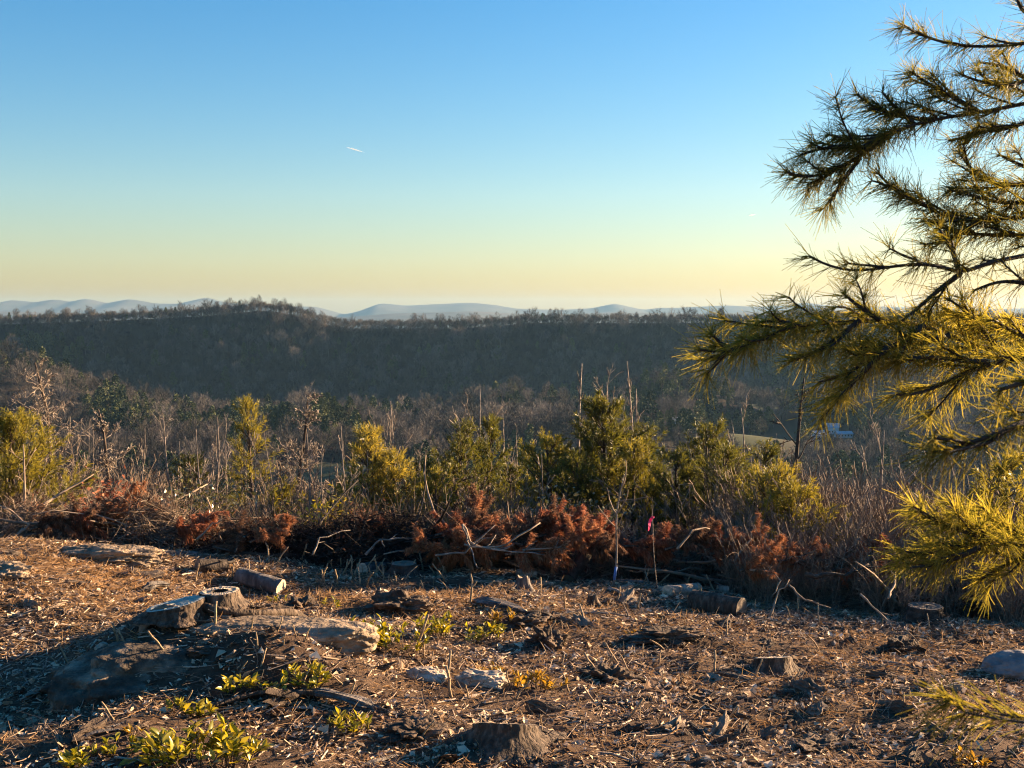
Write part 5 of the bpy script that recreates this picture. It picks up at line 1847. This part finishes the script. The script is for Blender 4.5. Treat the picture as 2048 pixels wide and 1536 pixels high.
def litter():
    r = np.random.default_rng(22)

    def area(n, ylo=5.0, yhi=12.5):
        y = np.sqrt(r.uniform(ylo ** 2, yhi ** 2, n))
        x = r.uniform(-.50, .50, n) * y
        return x, y

    # curled leaf scraps
    n = 62000
    x, y = area(n)
    keep = 1.6 * fbm2(x / .75, y / .5, 4, 71) + r.uniform(-.5, .5, n) > -.15
    x, y = x[keep], y[keep]
    n = len(x)
    P = np.stack([x, y, terrain(x, y) + r.uniform(.000, .012, n)], -1)
    m = rand_rot(n, r, .5) * (np.clip(r.lognormal(-3.75, .6, n), .007, .085))[:, None, None]
    m = m * np.stack([r.uniform(.6, 1.5, n), np.ones(n), r.uniform(.6, 2.4, n)], -1)[:, None, :]
    mb = MB()
    mb.stamp(LEAF_T - [0, .5, 0], LEAF_F, P, m, np.clip(r.beta(1.0, .9, n), 0, 1))
    tag(obj('leaf_litter', mb, 'litter', smooth=False), 'brown and tan leaf scraps strewn over the clearing', 'litter', kind='stuff')
    # slivers and chips
    n = 20000
    x, y = area(n)
    keep = fbm2(x / .8, y / .6, 3, 73) + r.uniform(-.5, .5, n) > -.1
    x, y = x[keep], y[keep]
    n = len(x)
    P = np.stack([x, y, terrain(x, y) + .004], -1)
    box = np.array([(-.5, -.22, 0), (-.5, -.15, 1), (-.42, .3, 0), (-.45, .22, 1), (.45, -.5, 0), (.4, -.4, 1), (.5, .15, 0), (.46, .1, 1)])
    bf = np.array([(0, 1, 3, 2), (4, 6, 7, 5), (0, 4, 5, 1), (2, 3, 7, 6), (1, 5, 7, 3)])
    L = np.clip(r.lognormal(-3.2, .6, n), .008, .15)
    m = rand_rot(n, r, .3) * np.stack([L, np.minimum(L * r.uniform(.07, .34, n), r.uniform(.006, .022, n)), np.minimum(L * .1, .006)], -1)[:, None, :]
    mb = MB()
    mb.stamp(box, bf, P, m, r.beta(1.6, 1.4, n))
    tag(obj('wood_chips', mb, 'chip', smooth=False), 'pale wood chips and slivers strewn over the clearing', 'wood chips', kind='stuff')
    # fine mat of dry needles and grass bits
    n = 62000
    x, y = area(n, 5, 11.5)
    keep = 1.5 * fbm2(x / .6, y / .45, 4, 79) + r.uniform(-.5, .5, n) > -.1
    x, y = x[keep], y[keep]
    n = len(x)
    P = np.stack([x, y, terrain(x, y) + r.uniform(.001, .010, n)], -1)
    D = np.stack([r.normal(0, 1, n), r.normal(0, 1, n), r.normal(.05, .22, n)], -1)
    mb = MB()
    mb.blades(P, D, np.clip(r.lognormal(-3.0, .5, n), .015, .16), r.uniform(.0018, .005, n), r.normal(0, .008, (n, 3)), r.uniform(0, 1, n), seed=5)
    tag(obj('needle_mat', mb, 'straw', smooth=False), 'fine mat of dry needles and straw over the clearing', 'needles', kind='stuff')
    # twigs
    n = 16000
    x, y = area(n, 5, 13)
    P = np.stack([x, y, terrain(x, y) + r.uniform(.002, .02, n)], -1)
    a = r.uniform(0, 6.28, n)
    D = np.stack([np.cos(a), np.sin(a), r.normal(.03, .16, n)], -1)
    L = np.clip(r.lognormal(-2.2, .5, n), .04, .45)
    mb = MB()
    mb.rods(P - D * (L / 2)[:, None], D, L, r.uniform(.0012, .0042, n), r.normal(0, .03, (n, 3)) * [1, 1, .5], 3, r.uniform(0, 1, n))
    tag(obj('fallen_twigs', mb, 'twig', smooth=False), 'thin broken twigs strewn over the clearing', 'twigs', kind='stuff')
    # small standing stalks
    n = 2600
    x, y = area(n, 5.5, 12)
    keep = (fbm2(x / .9, y / .7, 2, 75) > 0)
    x, y = x[keep], y[keep]
    n = len(x)
    P = np.stack([x, y, terrain(x, y) - .01], -1)
    D = np.stack([r.normal(0, .28, n), r.normal(0, .28, n), np.ones(n)], -1)
    mb = MB()
    mb.rods(P, D, r.uniform(.03, .13, n), r.uniform(.0012, .003, n), None, 1, r.uniform(.3, 1, n))
    tag(obj('dry_stalks', mb, 'twig', smooth=False), 'short dry stalks standing all over the clearing', 'stalks', kind='stuff')
    # broken bark and rotten wood
    n = 900
    x, y = area(n, 5.2, 11.5)
    keep = fbm2(x / .8, y / .6, 3, 83) + r.uniform(-.5, .5, n) > 0
    x, y = x[keep], y[keep]
    n = len(x)
    V0, F0 = ICO1
    mb = MB()
    for q in range(6):
        sel = np.arange(n) % 6 == q
        m = int(sel.sum())
        lump = V0 * (1 + .55 * fbm3(V0[:, 0] * 1.6 + q * 7, V0[:, 1] * 3, V0[:, 2] * 3, 3, 90 + q))[:, None]
        sz = np.clip(r.lognormal(-3.1, .5, m), .02, .13)
        mt = rand_rot(m, r, .25) * np.stack([sz, sz * r.uniform(.2, .5, m), sz * r.uniform(.15, .4, m)], -1)[:, None, :]
        mb.stamp(lump, F0, np.stack([x[sel], y[sel], terrain(x[sel], y[sel]) + sz * .08], -1), mt, r.uniform(0, 1, m))
    tag(obj('bark_debris', mb, 'debris', smooth=False), 'broken bark and rotten wood scattered over the clearing', 'debris', kind='stuff')
    # soil crumbs
    n = 9000
    x, y = area(n, 5, 11)
    P = np.stack([x, y, terrain(x, y)], -1)
    octv = np.array([(1, 0, 0), (-1, 0, 0), (0, 1, 0), (0, -1, 0), (0, 0, .8), (0, 0, -.8)]) * .5
    of = np.array([(0, 2, 4), (2, 1, 4), (1, 3, 4), (3, 0, 4), (2, 0, 5), (1, 2, 5), (3, 1, 5), (0, 3, 5)])
    m = rand_rot(n, r, .6) * np.clip(r.lognormal(-3.9, .5, n), .008, .09)[:, None, None]
    mb = MB()
    mb.stamp(octv, of, P, m)
    tag(obj('soil_crumbs', mb, 'clod', smooth=False), 'dark crumbs of soil scattered over the clearing', 'soil', kind='stuff')
    # dry straw coloured grass on the left rise and along the back
    P_, D_, L_ = [], [], []
    for (cx, cy_, sx, sy, k) in ((-3.7, 9.9, 1.3, .75, 9000), (-3.0, 10.6, .9, .4, 3500), (-1.3, 9.9, .8, .4, 3000), (-.4, 10.2, .8, .3, 1800), (.6, 10.0, 1.2, .4, 2200), (2.0, 8.9, 1.2, .6, 1500), (1.2, 7.3, 1.6, .8, 1800)):
        xx, yy = cx + r.normal(0, sx, k), cy_ + r.normal(0, sy, k)
        ok = fbm2(xx / .25, yy / .2, 2, 81) > -.15
        xx, yy = xx[ok], yy[ok]
        k = len(xx)
        P_.append(np.stack([xx, yy, terrain(xx, yy) - .005], -1))
        D_.append(np.stack([r.normal(-.2, .7, k), r.normal(-.1, .7, k), r.uniform(.25, 1, k)], -1))
        L_.append(r.uniform(.04, .13, k))
    P_, D_, L_ = np.concatenate(P_), np.concatenate(D_), np.concatenate(L_)
    k = len(P_)
    mb = MB()
    mb.blades(P_, D_, L_, .0045, np.stack([r.normal(0, .02, k), r.normal(0, .02, k), -.03 * np.ones(k)], -1), r.uniform(0, 1, k))
    tag(obj('dry_grass', mb, 'straw', smooth=False), 'orange dry grass on the left rise and back of the clearing', 'grass', kind='stuff')


litter()


# ------------------------------------------------------------------ the pine beside the viewer, its boughs reaching in from the right
def near_pine():
    r = np.random.default_rng(31)
    tx, ty = 2.05, 1.75
    root = thing('pine_tree', (tx, ty, hz(tx, ty)), 'pine beside the viewer whose needled boughs reach in from the right', 'tree')
    O = np.array([tx, ty, hz(tx, ty)])
    mb = MB()
    pts, _ = path([0, 0, -.2], [0, 0, 1], 4.6, 14, r, .02, .1)
    mb.tube(pts, np.linspace(.075, .03, 15), 12, rough=.2, seed=3)
    obj('trunk', mb, 'bark', root)

    def bough(px, Y, mat='needle_near', needle=.047, dens=1.0, side=1.0, twig=.0045, clump=1.0, bare=0.0, connect=True, sag=0):
        """px: pixels from the outer end near the trunk to the tip"""
        Ys = Y if isinstance(Y, (list, tuple)) else [Y] * len(px)
        P = [at(u, v, yy) - O for (u, v), yy in zip(px, Ys)]
        if connect:
            k = np.argmin(np.abs(pts[:, 2] - (P[0][2] - .12)))
            P = [pts[k]] + P
        P = np.array(P)
        seg = np.concatenate([[0], np.cumsum(np.linalg.norm(np.diff(P, axis=0), axis=1))])
        n = max(12, int(seg[-1] / .02))
        tt = np.linspace(0, seg[-1], n)
        S = np.stack([np.interp(tt, seg, P[:, k]) for k in range(3)], -1)
        ker = np.array([1, 2, 3, 4, 3, 2, 1]) / 16.
        Sm = np.stack([np.convolve(np.pad(S[:, k], 3, 'edge'), ker, 'valid') for k in range(3)], -1)
        Sm[0], Sm[-1] = S[0], S[-1]
        S = Sm
        b = MB()
        b.tube(S, np.linspace(twig * (2.2 if connect else 1.2), twig * .5, n), 6)
        shoots = [(S, 1.0)]
        L = seg[-1]
        i0 = 0
        j = 0
        s = .12 if connect else .03
        while s < L - .03:
            k = min(int(s / L * (n - 1)), n - 2)
            tan = unit(S[k + 1] - S[k])
            sd = unit(np.cross(tan, [0, 0, 1])) * (1 if j % 2 else -1)
            d = unit(tan * .85 + sd * .45 * side + np.array([0, 0, r.uniform(-.15, .45)]) + r.normal(0, .12, 3))
            LL = r.uniform(.05, .12) * (1 if L - s > .1 else .6)
            sp, _ = path(S[k], d, LL, 5, r, .07, .03)
            b.tube(sp, np.linspace(twig * .6, twig * .35, 6), 4, cap=False)
            if s > bare:
                shoots.append((sp, 1.0))
            s += r.uniform(.022, .045) / max(side, .3)
            j += 1
        br = obj('branch', b, 'bark_dark', root)
        NP, ND = [], []
        for (q, w) in shoots:
            sl = np.concatenate([[0], np.cumsum(np.linalg.norm(np.diff(q, axis=0), axis=1))])
            lo = max(0, sl[-1] - .33)
            cnt = int((sl[-1] - lo) * 240 * dens) + 7
            ss = np.concatenate([r.uniform(lo, sl[-1], cnt), np.full(4, sl[-1])])
            if len(ss) > 12:
                ss[:len(ss) // 2] = np.clip(r.choice(ss, len(ss) // 2) + r.normal(0, .006, len(ss) // 2), lo, sl[-1])
            A = np.stack([np.interp(ss, sl, q[:, k]) for k in range(3)], -1)
            T = np.stack([np.interp(np.minimum(ss + .01, sl[-1]), sl, q[:, k]) - np.interp(np.minimum(ss + .01, sl[-1]) - .012, sl, q[:, k]) for k in range(3)], -1)
            T /= np.linalg.norm(T, axis=1)[:, None] + 1e-9
            sd = np.cross(T, r.normal(size=(len(ss), 3)))
            sd /= np.linalg.norm(sd, axis=1)[:, None]
            NP.append(A)
            dd = T * r.uniform(.25, 1.3, (len(ss), 1)) + sd * .8 + [0, 0, -.12]
            for _k in range(3):
                ND.append(dd + r.normal(0, .16, dd.shape))
                if _k:
                    NP.append(A)
        NP, ND = np.concatenate(NP), np.concatenate(ND)
        k = len(NP)
        nb = MB()
        nb.rods(NP, ND, needle * r.uniform(.55, 1.2, k), .00066, r.normal(0, .009, (k, 3)) + [0, 0, -.005], 3, np.clip(r.normal(.5, .28, k), 0, 1), taper=.5, half=True)
        obj('needles', nb, mat, br, smooth=True)

    # top bough
    bough([(2110, 80), (1990, 93), (1930, 95), (1860, 80), (1808, 52)], 2.35, dens=.7, side=.5)
    bough([(2060, 30), (2040, 15), (2030, -20)], 2.4, connect=False, dens=.6, side=.5)
    # second limb and its fingers
    bough([(2110, 195), (1960, 225), (1870, 238), (1790, 260), (1755, 278), (1695, 283), (1660, 270)], [2.5, 2.45, 2.4, 2.35, 2.3, 2.3, 2.3], side=.8)
    bough([(1790, 262), (1740, 300), (1700, 325), (1640, 358), (1600, 358), (1575, 345)], [2.35, 2.33, 2.3, 2.3, 2.28, 2.28], connect=False, side=1)
    bough([(1870, 240), (1800, 235), (1745, 215), (1715, 190)], 2.4, connect=False)
    bough([(1960, 225), (1900, 190), (1850, 165), (1825, 145)], 2.45, connect=False)
    bough([(1830, 250), (1790, 215), (1765, 185)], 2.38, connect=False)
    bough([(2060, 160), (2000, 130), (1960, 125)], 2.5, connect=False)
    bough([(2080, 235), (2010, 260), (1940, 265)], 2.4, connect=False)
    bough([(1740, 300), (1690, 290), (1625, 300), (1600, 310)], 2.3, connect=False)
    bough([(2080, 150), (2020, 175), (1960, 165), (1925, 150)], 2.42, connect=False)
    bough([(1720, 315), (1680, 370), (1660, 405)], 2.3, connect=False, dens=.7)
    # third limb
    bough([(2110, 430), (1980, 440), (1900, 440), (1850, 410), (1785, 385), (1758, 348)], [2.4, 2.35, 2.3, 2.3, 2.3, 2.3])
    bough([(2080, 365), (1990, 375), (1940, 340), (1918, 305)], 2.4, connect=False)
    bough([(2080, 400), (2010, 410), (1960, 395), (1900, 380)], 2.35, connect=False)
    bough([(2080, 470), (2010, 470), (1950, 470), (1880, 455)], 2.35, connect=False)
    bough([(2080, 345), (2040, 330), (2000, 310)], 2.45, connect=False)
    bough([(1960, 440), (1900, 480), (1850, 490)], 2.32, connect=False, dens=.8)
    # fourth, thin limb low against the sky
    bough([(2110, 500), (1975, 525), (1920, 550), (1870, 525), (1800, 530), (1690, 548), (1650, 530), (1618, 512)], [2.3, 2.2, 2.15, 2.1, 2.1, 2.1, 2.1, 2.1], side=.35, dens=.6)
    bough([(1920, 550), (1905, 500), (1880, 460)], 2.15, connect=False, side=.4, dens=.5)
    bough([(1920, 548), (1870, 585), (1835, 618), (1800, 645)], 2.15, connect=False, side=.3, dens=.5)
    bough([(2080, 570), (2000, 560), (1950, 580)], 2.2, connect=False, side=.4, dens=.4)
    # fifth limb: the long bough over the valley
    bough([(2110, 730), (1950, 690), (1830, 645), (1720, 640), (1649, 649), (1587, 649), (1539, 666), (1502, 690), (1461, 707), (1430, 707), (1400, 700)], [2.3, 2.25, 2.2, 2.15, 2.1, 2.1, 2.08, 2.05, 2.05, 2.05, 2.05], 'needle_gold', side=.9, bare=.2)
    bough([(1470, 705), (1445, 690), (1425, 670)], 2.05, mat='needle_gold', connect=False, dens=.8)
    bough([(1450, 707), (1430, 730), (1415, 745)], 2.05, mat='needle_gold', connect=False, dens=.8)
    bough([(1590, 650), (1550, 640), (1515, 645)], 2.1, mat='needle_gold', connect=False, dens=.8)
    bough([(1850, 650), (1790, 690), (1741, 721), (1690, 751), (1638, 765)], 2.1, mat='needle_gold', connect=False)
    bough([(1760, 640), (1720, 615), (1690, 590)], 2.1, mat='needle_gold', connect=False, dens=.9)
    bough([(1720, 640), (1660, 690), (1620, 710), (1590, 720)], 2.1, mat='needle_gold', connect=False, dens=1)
    bough([(1780, 690), (1690, 782), (1660, 815), (1640, 840)], 2.05, mat='needle_gold', connect=False, dens=.9)
    bough([(1900, 670), (1840, 690), (1760, 700), (1700, 700)], 2.12, mat='needle_gold', connect=False, dens=1.1)
    bough([(2080, 650), (1990, 660), (1930, 640), (1890, 620)], 2.2, mat='needle_gold', connect=False)
    bough([(2080, 715), (1974, 724), (1895, 762), (1837, 796), (1790, 789)], 2.05, mat='needle_gold', connect=False)
    bough([(1974, 724), (1900, 720), (1850, 710), (1800, 720)], 2.05, mat='needle_gold', connect=False, dens=1.2)
    bough([(1990, 690), (1960, 650), (1930, 620), (1900, 600)], 2.15, mat='needle_gold', connect=False, dens=.7)
    bough([(2080, 690), (2030, 665), (1985, 640)], 2.1, mat='needle_gold', connect=False, dens=.8)
    # near blurred bough
    bough([(2150, 800), (2060, 840), (1990, 868), (1930, 895), (1870, 905)], [1.5, 1.35, 1.3, 1.3, 1.3], 'needle_near', connect=False, dens=.5, side=.5)
    bough([(2150, 760), (2060, 760), (2000, 780)], 1.4, 'needle_near', connect=False, dens=.4, side=.4)
    # bright yellow low bough
    bough([(2130, 1095), (1980, 1085), (1900, 1100), (1830, 1110), (1800, 1118)], 2.15, 'needle_gold', dens=1.1)
    bough([(1980, 1085), (1910, 1055), (1850, 1035), (1835, 1022)], 2.15, 'needle_gold', connect=False, dens=1)
    bough([(1990, 1090), (1920, 1030), (1900, 1005)], 2.15, 'needle_gold', connect=False, dens=1)
    bough([(2060, 1090), (2000, 1050), (1965, 1015)], 2.2, 'needle_gold', connect=False, dens=1)
    bough([(1960, 1095), (1880, 1130), (1820, 1135)], 2.1, 'needle_gold', connect=False, dens=1)
    bough([(2080, 1100), (2010, 1130), (1960, 1160)], 2.15, 'needle_gold', connect=False, dens=.9)
    # sparse near spray at the lower right corner
    bough([(2200, 1440), (2090, 1450), (2000, 1440), (1930, 1425)], 1.15, 'needle_near', connect=False, dens=.3, side=.4, twig=.002)


near_pine()


# ------------------------------------------------------------------ contrails high in the sky
ICE = bpy.data.materials.new('ice_cloud')
ICE.use_nodes = True
ICE.node_tree.nodes.remove(ICE.node_tree.nodes['Principled BSDF'])
_pv = ICE.node_tree.nodes.new('ShaderNodeVolumePrincipled')
_pv.inputs['Color'].default_value = (1, 1, 1, 1)
_pv.inputs['Density'].default_value = .02
_pv.inputs['Anisotropy'].default_value = .3
ICE.node_tree.links.new(_pv.outputs[0], ICE.node_tree.nodes['Material Output'].inputs['Volume'])


def contrail(u0, v0, u1, v1, Y, w, label):
    a, b = at(u0, v0, Y), at(u1, v1, Y)
    c = (a + b) / 2
    t = np.linspace(0, 1, 9)
    S = (a - c) + (b - a) * t[:, None]
    mb = MB()
    mb.tube(S, w * (.15 + .85 * np.sin(np.clip(t * 1.1, 0, 1) * math.pi)), 8)
    o = obj('contrail', mb, ICE)
    o.location = c
    tag(o, label, 'contrail')


contrail(692, 294, 730, 305, 38000, 24, 'short white contrail high in the blue sky left of centre')
contrail(1497, 431, 1512, 429, 38000, 20, 'tiny white contrail fleck near the tip of the pine bough')

# ------------------------------------------------------------------ haze
def haze():
    mb = MB()
    x, y0, y1, z0, z1 = 13000, -300, 15500, -240, 145
    v = [(-x, y0, z0), (x, y0, z0), (x, y1, z0), (-x, y1, z0), (-x, y0, z1), (x, y0, z1), (x, y1, z1), (-x, y1, z1)]
    mb.add(v, [(0, 3, 2, 1), (4, 5, 6, 7), (0, 1, 5, 4), (1, 2, 6, 5), (2, 3, 7, 6), (3, 0, 4, 7)])
    m = bpy.data.materials.new('haze')
    m.use_nodes = True
    nt = m.node_tree
    nt.nodes.remove(nt.nodes['Principled BSDF'])
    pv = nt.nodes.new('ShaderNodeVolumePrincipled')
    pv.inputs['Color'].default_value = (.30, .57, .88, 1)
    pv.inputs['Density'].default_value = 0.000033
    pv.inputs['Anisotropy'].default_value = .2
    nt.links.new(pv.outputs[0], nt.nodes['Material Output'].inputs['Volume'])
    o = obj('haze', mb, m, smooth=False)
    tag(o, 'thin blue haze of the winter air over the valley', 'haze', kind='stuff')


haze()
